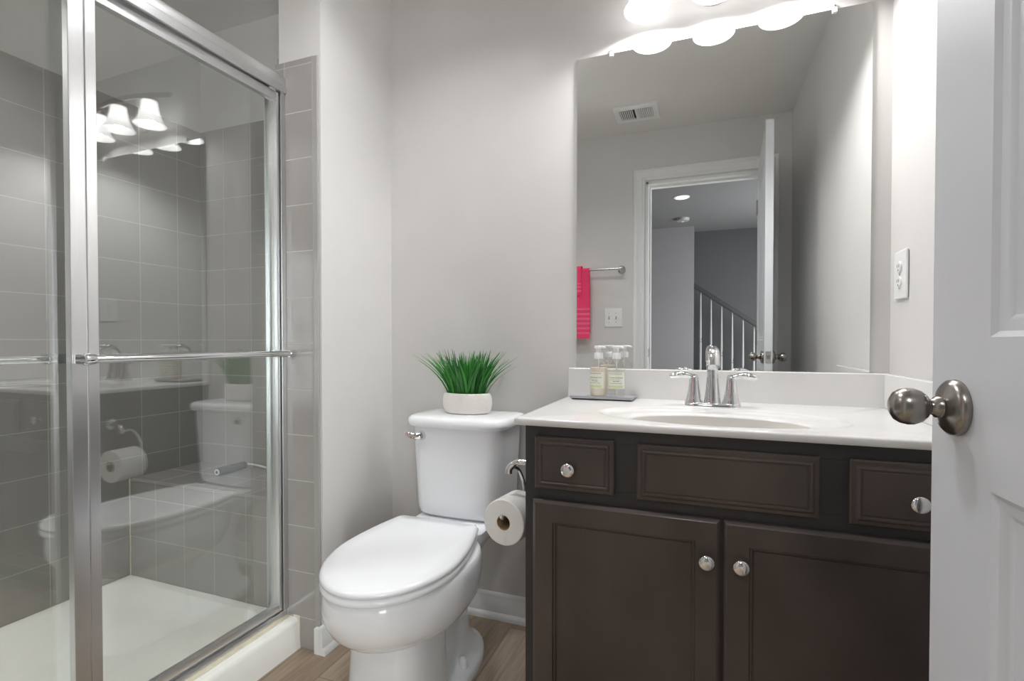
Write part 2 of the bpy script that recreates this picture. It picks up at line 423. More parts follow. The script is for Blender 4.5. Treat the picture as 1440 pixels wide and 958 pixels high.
def casing(name, face, sgn):
    bm = B()
    xi0, xi1, zi = DX0 - 0.008, DX1 + 0.010, DZ + 0.012
    rs = []
    for cx, cz, sx, sz in ((xi0, 0, -1, 0), (xi0, zi, -1, 1), (xi1, zi, 1, 1), (xi1, 0, 1, 0)):
        rs.append([bm.verts.new((cx + sx * o_, face + sgn * d, cz + sz * o_)) for o_, d in CAS])
    ringfaces(bm, rs, True, True, True)
    return struct(name, bm, M['trim'], ang=30)
casing('trim_3', YF, 1); casing('trim_4', YF - 0.115, -1)

# the hall beyond the doorway, seen in the mirror
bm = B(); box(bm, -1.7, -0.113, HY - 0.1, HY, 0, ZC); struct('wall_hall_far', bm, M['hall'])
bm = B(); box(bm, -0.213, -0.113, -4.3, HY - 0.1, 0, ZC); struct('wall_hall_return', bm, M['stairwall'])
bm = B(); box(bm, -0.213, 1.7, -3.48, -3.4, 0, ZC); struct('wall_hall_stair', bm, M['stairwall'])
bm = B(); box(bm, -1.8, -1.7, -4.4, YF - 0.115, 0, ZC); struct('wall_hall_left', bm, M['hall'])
WY0, WY1, WZ0, WZ1 = -2.75, -1.15, 0.25, 2.10       # unseen tall hall window, added to send fill light through the doorway
bm = B()
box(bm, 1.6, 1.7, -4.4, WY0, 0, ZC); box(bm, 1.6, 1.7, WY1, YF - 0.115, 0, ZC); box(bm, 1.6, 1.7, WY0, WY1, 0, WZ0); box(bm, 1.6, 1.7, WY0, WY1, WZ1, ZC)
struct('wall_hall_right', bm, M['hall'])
wn = bpy.data.objects.new('fill_window', None); COL.objects.link(wn); wn.location = (1.65, (WY0 + WY1) / 2, WZ0); wn['kind'] = 'structure'
bm = B()
for ya, yb, za, zb in ((WY0, WY0 + 0.05, WZ0, WZ1), (WY1 - 0.05, WY1, WZ0, WZ1), (WY0, WY1, WZ0, WZ0 + 0.05), (WY0, WY1, WZ1 - 0.05, WZ1), ((WY0 + WY1) / 2 - 0.025, (WY0 + WY1) / 2 + 0.025, WZ0, WZ1)): box(bm, 1.62, 1.67, ya, yb, za, zb, 0.003)
obj('fill_window_frame', bm, M['trim'], wn)
bm = B(); box(bm, 1.642, 1.648, WY0 + 0.04, WY1 - 0.04, WZ0 + 0.04, WZ1 - 0.04); obj('pane', bm, M['clear'], wn)
ld = bpy.data.lights.new('fill_daylight', 'AREA'); ld.shape = 'RECTANGLE'; ld.size = WZ1 - WZ0; ld.size_y = WY1 - WY0; ld.energy = DAY_FILL_W; ld.color = (0.985, 0.985, 1.0)  # fill lamp just outside the added window
lo = bpy.data.objects.new('fill_daylight', ld); COL.objects.link(lo); lo.location = (1.76, (WY0 + WY1) / 2, (WZ0 + WZ1) / 2); lo.rotation_euler = (0, PI / 2, 0)
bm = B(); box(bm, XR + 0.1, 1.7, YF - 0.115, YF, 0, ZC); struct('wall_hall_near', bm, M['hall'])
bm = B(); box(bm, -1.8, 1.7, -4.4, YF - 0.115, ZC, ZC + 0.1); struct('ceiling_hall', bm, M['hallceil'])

# ------------------------------------------------------------------ vanity light fixture (lamps)
FX, FY, FZ = 0.027, 1.62, 2.056
fx = thing('vanity_light', (FX, YB, 2.13), 'curved nickel wall light with three lit frosted bell shades above the mirror', 'light fixture')
bm = B()
lathe(bm, [(0.0, 0.0), (0.062, 0.0), (0.062, 0.008), (0.054, 0.016), (0.030, 0.022), (0.0, 0.024)], (FX, YB, 2.145), (0, -1, 0), 40, sx=1.0, sy=1.0)
obj('backplate', bm, M['brushed'], fx)
bm = B(); rs = []
for k in range(41):
    s = -1 + 2 * k / 40
    x = FX + s * 0.30; y = 1.655 - 0.065 * (1 - s * s)
    z = 2.196
    rs.append([bm.verts.new((x, y + dy, z + dz)) for dy, dz in ((-0.004, -0.011), (0.004, -0.011), (0.004, 0.011), (-0.004, 0.011))])
ringfaces(bm, rs)
obj('curved_bar', bm, M['brushed'], fx)
for s in (-1, 1):
    for dz in (-0.008, 0.012):
        bm = B(); tube(bm, [(FX + s * 0.03, YB - 0.018, 2.145 + dz), (FX + s * 0.125, 1.606, 2.194 + dz * 0.5)], 0.0042, 10)
        obj('rod', bm, M['brushed'], fx)
for i, sx in enumerate((-0.199, 0.0, 0.199)):
    x = FX + sx; y = FY - (0.02 if i == 1 else 0.0)
    bm = B()
    prof = [(0.0315, 0.112), (0.0330, 0.100), (0.0360, 0.080), (0.0405, 0.058), (0.0470, 0.036), (0.0560, 0.016), (0.0670, 0.0), (0.0655, -0.0004), (0.0543, 0.0162), (0.0452, 0.0365), (0.0388, 0.058), (0.0342, 0.080), (0.0312, 0.100), (0.0295, 0.111)]
    lathe(bm, prof, (x, y, FZ), (0, 0, 1), 40, False, False)
    sh = obj('lamp_shade', bm, M['shade'], fx)
    bm = B(); lathe(bm, [(0.0, 0.012), (0.010, 0.012), (0.012, 0.004), (0.034, 0.0), (0.036, -0.012), (0.033, -0.013), (0.0, -0.013)], (x, y, FZ + 0.123), (0, 0, 1), 28)
    cp = obj('cap', bm, M['brushed'], sh)
    bm = B(); lathe(bm, [(0.0, 0.022), (0.010, 0.025), (0.0165, 0.036), (0.018, 0.047), (0.014, 0.060), (0.009, 0.072), (0.009, 0.098)], (x, y, FZ + 0.012), (0, 0, 1), 24)
    bl = obj('bulb', bm, M['bulb'], sh)
    ld = bpy.data.lights.new('vanity_lamp_light', 'POINT'); ld.energy = VANITY_W; ld.shadow_soft_size = 0.026; ld.color = (1.0, 0.985, 0.97)
    lo = bpy.data.objects.new('vanity_lamp_light', ld); COL.objects.link(lo); lo.location = (x, y, FZ + 0.040)

# recessed lamp and smoke detector on the hall ceiling
def downlight(x, y, watts, label, size=0.1):
    rl = thing('recessed_light', (x, y, ZC), label, 'ceiling light')
    bm = B(); lathe(bm, [(0.075, 0.0), (0.075, 0.004), (0.068, 0.007), (0.056, 0.007), (0.053, 0.001)], (x, y, ZC), (0, 0, -1), 36, False, False); obj('trim_ring', bm, M['trim'], rl)
    bm = B(); lathe(bm, [(0.0, 0.002), (0.053, 0.002), (0.053, 0.004), (0.0, 0.004)], (x, y, ZC), (0, 0, -1), 36); obj('lens', bm, M['downlight'], rl)
    ld = bpy.data.lights.new('recessed_lamp_light', 'AREA'); ld.shape = 'DISK'; ld.size = size; ld.energy = watts; ld.color = (1.0, 0.98, 0.96)
    lo = bpy.data.objects.new('recessed_lamp_light', ld); COL.objects.link(lo); lo.location = (x, y, ZC - 0.010); ld.spread = math.radians(118)
downlight(-0.205, -1.716, HALL_W, 'small round lit recessed ceiling light in the hall, seen in the mirror')
downlight(-1.85, 0.34, SHOWER_FILL_W, 'unseen recessed ceiling light added as fill above the shower pan')  # no lamp seen here; added to brighten the shower
def dome(x, y, r, watts, label):  # unseen ceiling dome, added only to fill in light
    dl = thing('fill_dome_light', (x, y, ZC), label, 'ceiling light'); k = r / 0.19
    bm = B(); lathe(bm, [(0.0, 0.0), (r, 0.0), (r, 0.018), (r - 0.010, 0.022), (r - 0.020, 0.022)], (x, y, ZC), (0, 0, -1), 40, True, False); obj('rim', bm, M['brushed'], dl)
    bm = B(); lathe(bm, [(0.178 * k, 0.020), (0.165 * k, 0.020 + 0.020 * k), (0.13 * k, 0.020 + 0.040 * k), (0.08 * k, 0.020 + 0.052 * k), (0.0, 0.020 + 0.058 * k)], (x, y, ZC), (0, 0, -1), 40, False, False); obj('fill_dome_glass', bm, M['dome'], dl)
    ld = bpy.data.lights.new('fill_dome_lamp', 'AREA'); ld.shape = 'DISK'; ld.size = r * 1.8; ld.energy = watts; ld.color = (0.98, 0.99, 1.0)
    lo = bpy.data.objects.new('fill_dome_lamp', ld); COL.objects.link(lo); lo.location = (x, y, ZC - 0.024 - 0.058 * k); ld.spread = math.radians(140)
dome(-0.10, -0.72, 0.17, HALL_FILL_W, 'unseen glass dome light added as fill on the hall ceiling just outside the doorway')
dome(-0.72, 1.05, 0.14, BATH_FILL_W, 'unseen glass dome light added as fill on the bathroom ceiling above the toilet')
sd = thing('smoke_detector', (-0.228, -2.604, ZC), 'white round smoke detector on the hall ceiling', 'smoke detector')
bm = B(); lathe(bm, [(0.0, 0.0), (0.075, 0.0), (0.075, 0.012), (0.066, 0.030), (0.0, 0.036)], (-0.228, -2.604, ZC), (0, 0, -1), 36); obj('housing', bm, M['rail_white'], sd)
bm = B(); lathe(bm, [(0.0, 0.035), (0.012, 0.036), (0.010, 0.040), (0.0, 0.041)], (-0.228, -2.604, ZC), (0, 0, -1), 16); obj('test_button', bm, M['white_plastic'], sd)

# ------------------------------------------------------------------ shower
# pan: white acrylic tray with a raised curb
pan = thing('shower_pan', (-1.72, 0.65, 0), 'white acrylic shower pan with a raised curb in front of the glass doors', 'shower base')
bm = B()
y0, y1 = YF + 0.010, 1.317
xo, xi = -1.268, -1.395
top = 0.100
# curb cross-section lofted along y
prof = [(xo + 0.008, 0.0), (xo, 0.085), (xo - 0.004, 0.095), (xo - 0.013, top), (xi + 0.012, top), (xi + 0.003, 0.095), (xi - 0.003, 0.085), (xi - 0.02, 0.05), (xi - 0.06, 0.036), (-1.75, 0.028), (XL + 0.11, 0.038), (XL + 0.06, 0.056), (XL + 0.04, 0.078), (XL + 0.028, 0.084), (XL + 0.010, 0.085), (XL + 0.010, 0.0)]
rs = []
for yy, k in ((y0, 1.0), (y0 + 0.03, 1.0), (y0 + 0.05, 0.5), (y0 + 0.10, 0.0), (1.25, 0.0), (1.295, 0.5), (1.315, 1.0), (1.3485, 1.0)):
    r_ = []
    for x, z in prof:
        zz = z
        if XL + 0.035 < x < xi - 0.001: zz = z + (0.085 - z) * k
        if x > -1.35: yy2 = min(yy, y1)
        else: yy2 = yy
        r_.append(bm.verts.new((x, yy2, zz)))
    rs.append(r_)
ringfaces(bm, rs)
obj('tray', bm, M['acrylic'], pan, ang=45)
bm = B(); box(bm, -1.318, -1.298, y0, 1.316, top - 0.001, top + 0.003, 0.001); obj('caulk_line', bm, M['caulk'], pan)
bm = B(); box(bm, xo - 0.020, xo + 0.006, 1.3155, 1.3168, 0.0, 0.108, 0.0); obj('end_caulk', bm, M['caulk'], pan)
bm = B(); lathe(bm, [(0.0, 0.0), (0.045, 0.0), (0.045, 0.004), (0.0, 0.005)], (-1.76, 0.62, 0.028), (0, 0, 1), 32); obj('drain', bm, M['chrome'], pan)
# tiled bench at the end
bench = thing('shower_bench', (-1.76, 1.51, 0), 'grey tiled built-in bench at the far end of the shower', 'shower bench')
bm = B(); box(bm, XL + 0.008, XP - 0.008, 1.350, YE - 0.008, 0.0, 0.462, 0.0); obj('bench_front', bm, M['t_bench'], bench)
bm = B(); box(bm, XL + 0.008, XP - 0.008, 1.3485, YE - 0.008, 0.462, 0.474, 0.003); obj('seat', bm, M['t_seat'], bench)
bm = B(); tube(bm, [(XL + 0.012, 1.348, 0.086), (XL + 0.012, 1.348, 0.474)], 0.0025, 8); obj('corner_grout', bm, M['caulk'], bench)
# aluminium surround: header, bottom track, wall jamb
fr = thing('shower_door_frame', (-1.34, 0.65, 0.10), 'bright aluminium header, track and jamb around the sliding shower doors', 'shower frame')
bm = B()
HP = [(-1.305, 1.850), (-1.305, 1.872), (-1.309, 1.876), (-1.309, 1.898), (-1.313, 1.905), (-1.385, 1.905), (-1.389, 1.898), (-1.389, 1.850), (-1.382, 1.850), (-1.382, 1.888), (-1.312, 1.888), (-1.312, 1.850)]
rs = [[bm.verts.new((x, yy, z)) for x, z in HP] for yy in (YF + 0.010, 1.3165)]
ringfaces(bm, rs); obj('header', bm, M['alu'], fr, ang=30)
bm = B()
TP = [(-1.318, 0.1005), (-1.318, 0.110), (-1.322, 0.118), (-1.326, 0.118), (-1.326, 0.106), (-1.345, 0.106), (-1.345, 0.120), (-1.349, 0.120), (-1.349, 0.106), (-1.374, 0.106), (-1.374, 0.124), (-1.378, 0.124), (-1.380, 0.1005)]
rs = [[bm.verts.new((x, yy, z)) for x, z in TP] for yy in (YF + 0.010, 1.3165)]
ringfaces(bm, rs); obj('bottom_track', bm, M['alu'], fr, ang=30)
for nm, ya, yb in (('wall_jamb', 1.3085, 1.3165), ('wall_jamb', YF + 0.010, YF + 0.018)):
    bm = B(); box(bm, -1.311, -1.387, ya, yb, 0.1245, 1.850, 0.001)
    if ya > 1: box(bm, -1.3105, -1.3130, 1.298, 1.309, 0.1245, 1.850, 0.0005); box(bm, -1.384, -1.387, 1.300, 1.309, 0.1245, 1.850, 0.0005)
    obj(nm, bm, M['alu'], fr)

def sliding_panel(name, label, xg, ya, yb, bar_side, bar_y, lw, rw, xt, skew=0.0):
    """framed glass panel in the plane x = xg between ya and yb"""
    p = thing(name, (xg, (ya + yb) / 2, 0.126), label, 'shower door', 'sliding shower door panels')
    z0, z1 = 0.126, 1.848
    t = xt
    bm = B(); box(bm, xg - 0.003, xg + 0.003, ya + lw - 0.006, yb - rw + 0.006, z0 + 0.012, z1 - 0.012); obj('glass', bm, M['clear'], p)
    for a, b_, nm in ((ya, ya + lw, 'stile'), (yb - rw, yb, 'stile')):
        bm = B()
        if b_ - a > 0.045:
            m_ = a + (b_ - a) * 0.575
            box(bm, xg - t, xg + t, a, m_ - 0.001, z0, z1, 0.002); box(bm, xg - t, xg + t - 0.001, m_ + 0.001, b_, z0, z1, 0.002)
            box(bm, xg - t + 0.002, xg + t - 0.004, m_ - 0.002, m_ + 0.002, z0 + 0.003, z1 - 0.003)
        else:
            box(bm, xg - t, xg + t, a, b_, z0, z1, 0.002)
        obj(nm, bm, M['alu'], p)
    for za, zb in ((z0, z0 + 0.022), (z1 - 0.030, z1)):
        bm = B(); box(bm, xg - t, xg + t - 0.001, ya + lw, yb - rw, za, zb, 0.002); obj('rail', bm, M['alu'], p)
    xb = xg + bar_side * 0.047
    bm = B(); tube(bm, [(xb, bar_y[0] + 0.006, 0.9866), (xb, bar_y[1] - 0.004, 0.9866)], 0.0098, 20); bar = obj('towel_bar', bm, M['chrome'], p)
    for yy in bar_y:
        s = 1 if yy == bar_y[0] else -1
        bm = B()
        xa = xg + bar_side * t
        box(bm, min(xa, xb - bar_side * 0.004), max(xa, xb - bar_side * 0.004), min(yy, yy + s * 0.020), max(yy, yy + s * 0.020), 0.9755, 0.9980, 0.002)
        lathe(bm, [(0.0, -0.002), (0.010, -0.002), (0.0135, 0.001), (0.0135, 0.010), (0.011, 0.022)], (xb, yy, 0.9866), (0, s, 0), 20)
        obj('bracket', bm, M['chrome'], bar)
    p.rotation_euler = (0, 0, math.radians(skew))
    return p
sliding_panel('sliding_door', 'outer sliding glass shower door with chrome towel bar, next to the tiled wall end', -1.3325, 0.7094, 1.3065, 1, (0.7135, 1.3190), 0.0566, 0.0195, 0.0105, -0.8)
sliding_panel('sliding_door', 'inner sliding glass shower door at the photo\'s left edge, its bar inside the shower', -1.3665, YF + 0.02, 0.770, -1, (YF + 0.06, 0.728), 0.034, 0.030, 0.0095, -0.4)
# squeegee with a foam grip lying on the bench
sq = thing('squeegee', (-1.86, 1.57, 0.474), 'dark foam handled squeegee with thin white rod lying on the shower bench', 'squeegee')
a = Vector((-1.8637, 1.500, 0.4905)); b = Vector((-1.865, 1.640, 0.4905)); dd = (b - a).normalized()
bm = B(); tube(bm, [a, a + dd * 0.002, b - dd * 0.01, b], [0.0125, 0.0155, 0.0155, 0.009], 20); obj('foam_handle', bm, M['rubber'], sq)
bm = B(); lathe(bm, [(0.006, 0.0), (0.0125, 0.0), (0.0125, 0.004), (0.006, 0.004)], a - dd * 0.003, dd, 20, False, False); obj('end_ring', bm, M['white_plastic'], sq)
bm = B(); tube(bm, spline([b, b + Vector((0.02, 0.006, 0.001)), (-1.80, 1.648, 0.488), (-1.70, 1.636, 0.482), (-1.56, 1.615, 0.480)], 6), [0.006] * 4 + [0.004] * 21, 10); obj('rod', bm, M['white_plastic'], sq)
bm = B(); box(bm, -1.565, -1.545, 1.52, 1.66, 0.475, 0.492, 0.003); obj('blade', bm, M['rubber'], sq)

# ------------------------------------------------------------------ toilet
TX = -0.790
tl = thing('toilet', (TX, 1.33, 0), 'white two-piece toilet with its lid down, between the vanity and the white wall', 'toilet')
def egg(yf, yb, hw, yc=None, pf=2.0, pb=2.6, n=56, xc=TX):
    yc = yf + (yb - yf) * 0.52 if yc is None else yc
    out = []
    for k in range(n):
        t = 2 * PI * k / n
        c, s = math.cos(t), math.sin(t)
        p = pf if s < 0 else pb
        x = hw * math.copysign(abs(c) ** (2 / p), c)
        y = yc + ((yc - yf) if s < 0 else (yb - yc)) * math.copysign(abs(s) ** (2 / p), s)
        out.append((xc + x, y))
    return out
bm = B()
loft(bm, [(egg(1.13, 1.38, 0.075), 0.19), (egg(1.095, 1.41, 0.105), 0.222), (egg(1.055, 1.435, 0.136), 0.243), (egg(1.012, 1.455, 0.163), 0.265), (egg(0.981, 1.465, 0.181), 0.294),
          (egg(0.964, 1.47, 0.189), 0.325), (egg(0.960, 1.475, 0.190), 0.355), (egg(0.962, 1.478, 0.187), 0.385), (egg(0.966, 1.478, 0.183), 0.398), (egg(0.974, 1.474, 0.176), 0.403)])
bowl = obj('bowl', bm, M['porcelain'], tl, ang=60)
bm = B()
loft(bm, [(egg(1.040, 1.302, 0.116, pf=2.5, pb=6), 0.0), (egg(1.043, 1.300, 0.115, pf=2.5, pb=6), 0.04), (egg(1.054, 1.292, 0.110, pf=2.5, pb=6), 0.16), (egg(1.062, 1.287, 0.109, pf=2.5, pb=6), 0.255)])
obj('pedestal', bm, M['porcelain'], tl, ang=50)
bm = B()
loft(bm, [(egg(1.16, 1.60, 0.138, 1.38, 2.4, 2.2), 0.0), (egg(1.16, 1.60, 0.138, 1.38, 2.4, 2.2), 0.016), (egg(1.165, 1.595, 0.133, 1.38, 2.4, 2.2), 0.025), (egg(1.18, 1.585, 0.118, 1.38, 2.4, 2.2), 0.032), (egg(1.20, 1.575, 0.095, 1.38, 2.4, 2.2), 0.042),
          (egg(1.22, 1.56, 0.080, 1.38, 2.6, 2.4), 0.075), (egg(1.22, 1.55, 0.076, 1.38, 2.6, 2.4), 0.14), (egg(1.22, 1.54, 0.078, 1.38, 3, 3), 0.24), (egg(1.24, 1.56, 0.092, 1.38, 3, 3), 0.30), (egg(1.26, 1.60, 0.105, 1.40, 3, 4), 0.34), (egg(1.28, 1.66, 0.125, 1.45, 3, 5), 0.375), (egg(1.28, 1.67, 0.130, 1.45, 3, 5), 0.40)])
obj('trapway', bm, M['porcelain'], tl, ang=60)
bm = B(); loft(bm, [(rrect(TX - 0.135, TX + 0.135, 1.42, 1.675, 0.03), 0.385), (rrect(TX - 0.140, TX + 0.140, 1.415, 1.68, 0.03), 0.395), (rrect(TX - 0.140, TX + 0.140, 1.415, 1.68, 0.03), 0.420), (rrect(TX - 0.134, TX + 0.134, 1.421, 1.674, 0.03), 0.425)]); obj('deck', bm, M['porcelain'], tl, ang=50)
for s in (-1, 1):
    bm = B(); lathe(bm, [(0.0, 0.030), (0.006, 0.029), (0.011, 0.024), (0.014, 0.014), (0.0155, 0.0)], (TX + s * 0.106, 1.375, 0.033), (0, 0, 1), 24); obj('bolt_cap', bm, M['seatp'], tl)
def seat_outline(g, n=25):
    if g > 0.021:
        o = seat_outline(0.02); k = 1 - (g - 0.02) / 0.17
        return [(-0.795 + (x + 0.795) * k, 1.22 + (y - 1.22) * k) for x, y in o]
    yf, yb, yc, hw, hb, rc = 0.950 + g, 1.452 - g * 0.4, 1.205, 0.186 - g, 0.150 - g, 0.016
    right = []
    for k in range(n):                                   # front nose to the widest point
        t = 0.5 * PI * k / (n - 1)
        right.append((hw * math.sin(t), yc - (yc - yf) * math.cos(t)))
    for k in range(1, 9):                                # gently tapering side
        t = k / 8; right.append((hw + (hb - hw) * t ** 1.8, yc + (yb - rc - yc) * t))
    for k in range(1, 6):                                # tight back corner
        a = 0.5 * PI * k / 5; right.append((hb - rc + rc * math.cos(a), yb - rc + rc * math.sin(a)))
    pts = right + [(-x, y) for x, y in reversed(right[1:])]
    return [(-0.786 - 0.026 * max(0.0, (y - 0.95) / 0.5) ** 1.5 + x, y) for x, y in pts]
bm = B(); loft(bm, [(seat_outline(0.006), 0.404), (seat_outline(0.001), 0.408), (seat_outline(0.0), 0.415), (seat_outline(0.003), 0.421), (seat_outline(0.008), 0.424)]); seat = obj('seat', bm, M['seatp'], tl, ang=60)
bm = B(); loft(bm, [(seat_outline(0.007), 0.4255), (seat_outline(0.001), 0.428), (seat_outline(0.0), 0.434), (seat_outline(0.004), 0.4405), (seat_outline(0.012), 0.4435), (seat_outline(0.05), 0.4455), (seat_outline(0.10), 0.4470), (seat_outline(0.15), 0.4475)]); lid = obj('seat_lid', bm, M['seatp'], tl, ang=60)
for s in (-1, 1):
    bm = B(); box(bm, TX + s * 0.085 - 0.022, TX + s * 0.085 + 0.022, 1.440, 1.470, 0.424, 0.441, 0.006, 3); obj('hinge', bm, M['seatp'], seat)
def tank_out(x0, x1, y0, y1, bow, r, n=6):
    o = rrect(x0, x1, y0, y1, (r, r, 0.02, 0.02), n); xm = (x0 + x1) / 2; h = (x1 - x0) / 2
    # extra points on the front edge let it bow outwards
    f0, f1 = o[n], o[n + 1]
    mid = [(f0[0] + (f1[0] - f0[0]) * k / 8, f0[1]) for k in range(1, 8)]
    o = o[:n + 1] + mid + o[n + 1:]
    return [(x, y - bow * max(0.0, 1 - ((x - xm) / h) ** 2) if y < (y0 + y1) / 2 else y) for x, y in o]
TC = -0.783
bm = B()
loft(bm, [(tank_out(TC - 0.145, TC + 0.145, 1.525, 1.690, 0.010, 0.04), 0.428), (tank_out(TC - 0.155, TC + 0.155, 1.513, 1.696, 0.012, 0.045), 0.440), (tank_out(TC - 0.158, TC + 0.158, 1.510, 1.700, 0.013, 0.045), 0.46),
          (tank_out(TC - 0.169, TC + 0.171, 1.500, 1.705, 0.014, 0.045), 0.735)])
tank = obj('tank', bm, M['porcelain'], tl, ang=50)
bm = B()
LO = lambda g: tank_out(TC - 0.189 + g, TC + 0.190 - g, 1.486 + g, 1.710 - g * 0.5, 0.020, 0.055)
loft(bm, [(LO(0.014), 0.735), (LO(0.006), 0.7365), (LO(0.001), 0.741), (LO(0.0), 0.752), (LO(0.002), 0.763), (LO(0.009), 0.770), (LO(0.020), 0.7725), (LO(0.06), 0.7735)])
obj('tank_lid', bm, M['porcelain'], tl, ang=60)
bm = B()
lathe(bm, [(0.0, 0.0), (0.0195, 0.0), (0.0195, 0.004), (0.015, 0.010), (0.0125, 0.020), (0.0, 0.022)], (-0.898, 1.502, 0.706), (0, -1, 0), 24)
tube(bm, spline([(-0.898, 1.484, 0.706), (-0.912, 1.476, 0.705), (-0.930, 1.470, 0.709), (-0.945, 1.466, 0.715)], 5), [0.010] * 6 + [0.0085] * 5 + [0.0075] * 5, 12, flat=(0.7, 1.2))
obj('flush_lever', bm, M['chrome'], tl)

# ------------------------------------------------------------------ vanity cabinet
VX0, VX1, VY = -0.4176, XR - 0.002, 1.192
vc = thing('vanity_cabinet', ((VX0 + VX1) / 2, 1.45, 0), 'dark espresso wood vanity cabinet with two doors under the white sink counter', 'cabinet')
CT0 = 0.8195
bm = B()
box(bm, VX0, VX0 + 0.018, VY, YB - 0.001, 0.0, CT0, 0.001); box(bm, VX1 - 0.018, VX1, VY, YB - 0.001, 0.0, CT0, 0.001)
box(bm, VX0 + 0.018, VX1 - 0.018, YB - 0.02, YB - 0.001, 0.05, CT0); box(bm, VX0 + 0.018, VX1 - 0.018, VY + 0.06, YB - 0.02, 0.10, 0.118)
box(bm, VX0 + 0.018, VX1 - 0.018, VY + 0.06, VY + 0.075, 0.0, 0.10)
obj('carcass', bm, M['espresso_frame'], vc)
bm = B()
FT = 0.018
box(bm, VX0, VX0 + 0.036, VY - 0.001, VY + FT, 0.10, CT0 - 0.0005, 0.001); box(bm, VX1 - 0.036, VX1, VY - 0.001, VY + FT, 0.10, CT0 - 0.0005, 0.001)
for z0, z1 in ((0.785, CT0 - 0.0005), (0.630, 0.672), (0.10, 0.135)): box(bm, VX0 + 0.036, VX1 - 0.036, VY - 0.001, VY + FT, z0, z1, 0.001)
for x0, x1 in ((-0.200, -0.136), (0.218, 0.284)): box(bm, x0, x1, VY - 0.001, VY + FT, 0.672, 0.785, 0.001)
box(bm, 0.020, 0.060, VY - 0.001, VY + FT, 0.135, 0.630, 0.001)
box(bm, VX0 + 0.036, VX1 - 0.036, VY + FT, VY + FT + 0.003, 0.13, 0.80)
obj('face_frame', bm, M['espresso_frame'], vc)
VF = 1.173    # front plane of doors and drawers
def T_front(u, v, d): return (u, VF + d, v)
DRW = [(0.0, 0.0178), (0.0, 0.007), (0.003, 0.0045), (0.010, 0.0045), (0.013, 0.001), (0.016, 0.0), (0.018, 0.0005), (0.0195, 0.0022), (0.0215, 0.0022), (0.023, 0.0008)]
DOR = [(0.0, 0.0178), (0.0, 0.006), (0.004, 0.002), (0.008, 0.0), (0.051, 0.0), (0.0530, 0.0045), (0.0565, 0.0045), (0.0580, 0.0065), (0.061, 0.0090)]
def knob(parent, x, z):
    bm = B(); lathe(bm, [(0.008, 0.0), (0.007, 0.004), (0.0055, 0.010), (0.007, 0.013), (0.0145, 0.016), (0.0165, 0.0182), (0.0167, 0.0198), (0.0160, 0.0215), (0.0135, 0.0234), (0.0095, 0.0249), (0.0050, 0.0257), (0.0, 0.0259)], (x, VF + 0.001, z), (0, -1, 0), 32)
    return obj('knob', bm, M['chrome'], parent, ang=45)
def front(name, x0, x1, z0, z1, rings, kn=None):
    bm = B(); rs = panel_rings(bm, T_front, x0, x1, z0, z1, rings); bm.faces.new(list(reversed(rs[0])))
    o = obj(name, bm, M['espresso'], vc, ang=25)
    if kn: knob(o, *kn)
    return o
front('drawer', -0.3895, -0.1945, 0.6645, 0.7935, DRW, (-0.300, 0.721))
front('false_drawer_front', -0.1425, 0.2249, 0.6620, 0.7905, DRW)
front('drawer', 0.2770, 0.4720, 0.6590, 0.7905, DRW, (0.3870, 0.7170))
front('cabinet_door', -0.3935, 0.0365, 0.115, 0.6380, DOR, (0.0088, 0.5480))
front('cabinet_door', 0.0430, 0.4730, 0.115, 0.6380, DOR, (0.0775, 0.5480))

# ------------------------------------------------------------------ sink counter
CX0, CX1, CY0, CZ = -0.4398, XR - 0.001, 1.1693, 0.8375
top_ = thing('sink_countertop', (0.03, 1.45, CZ - 0.018), 'white cultured marble counter with integrated oval sink on the dark vanity', 'countertop')
YS = YB - 0.019
DC, DR = (0.03, 1.368), (0.292, 0.158)      # shallow outer dish
BC, BR = (0.03, 1.325), (0.208, 0.112)      # bowl opening
corn = [math.atan2(y - DC[1], x - DC[0]) for x, y in ((CX0, CY0), (CX1, CY0), (CX1, YS), (CX0, YS))]
angs = sorted(set([round(2 * PI * k / 120 - PI, 6) for k in range(120)] + [round(a_, 6) for a_ in corn]))
def rect_pt(a_, ins):
    dx, dy = math.cos(a_), math.sin(a_); t = 1e9
    for d, lo, hi, c in ((dx, CX0 + ins, CX1 - ins, DC[0]), (dy, CY0 + ins, YS - ins * 0, DC[1])):
        if d > 1e-9: t = min(t, (hi - c) / d)
        elif d < -1e-9: t = min(t, (lo - c) / d)
    return DC[0] + dx * t, DC[1] + dy * t
def ell(c, r, a_, k): return c[0] + r[0] * k * math.cos(a_), c[1] + r[1] * k * math.sin(a_)
bm = B(); rings = []
def R_(f, z): rings.append([bm.verts.new((*f(a_), z)) for a_ in angs])
def mixf(t):
    def f(a_):
        p, q = ell(BC, BR, a_, 1.035), ell(DC, DR, a_, 0.955); return p[0] + (q[0] - p[0]) * t, p[1] + (q[1] - p[1]) * t
    return f
R_(lambda a_: ell(BC, BR, a_, 0.985), CZ - 0.012)
R_(lambda a_: ell(BC, BR, a_, 1.0), CZ - 0.0088)
R_(mixf(0.0), CZ - 0.0072); R_(mixf(0.5), CZ - 0.0068); R_(mixf(1.0), CZ - 0.0064)
R_(lambda a_: ell(DC, DR, a_, 0.985), CZ - 0.0035); R_(lambda a_: ell(DC, DR, a_, 1.01), CZ - 0.0004); R_(lambda a_: ell(DC, DR, a_, 1.03), CZ)
R_(lambda a_: rect_pt(a_, 0.010), CZ); R_(lambda a_: rect_pt(a_, 0.003), CZ - 0.0008); R_(lambda a_: rect_pt(a_, 0.0), CZ - 0.004); R_(lambda a_: rect_pt(a_, 0.0), CZ - 0.016); R_(lambda a_: rect_pt(a_, 0.002), CZ - 0.018)
R_(lambda a_: rect_pt(a_, 0.03), CZ - 0.018)
ringfaces(bm, rings, True, False, False)
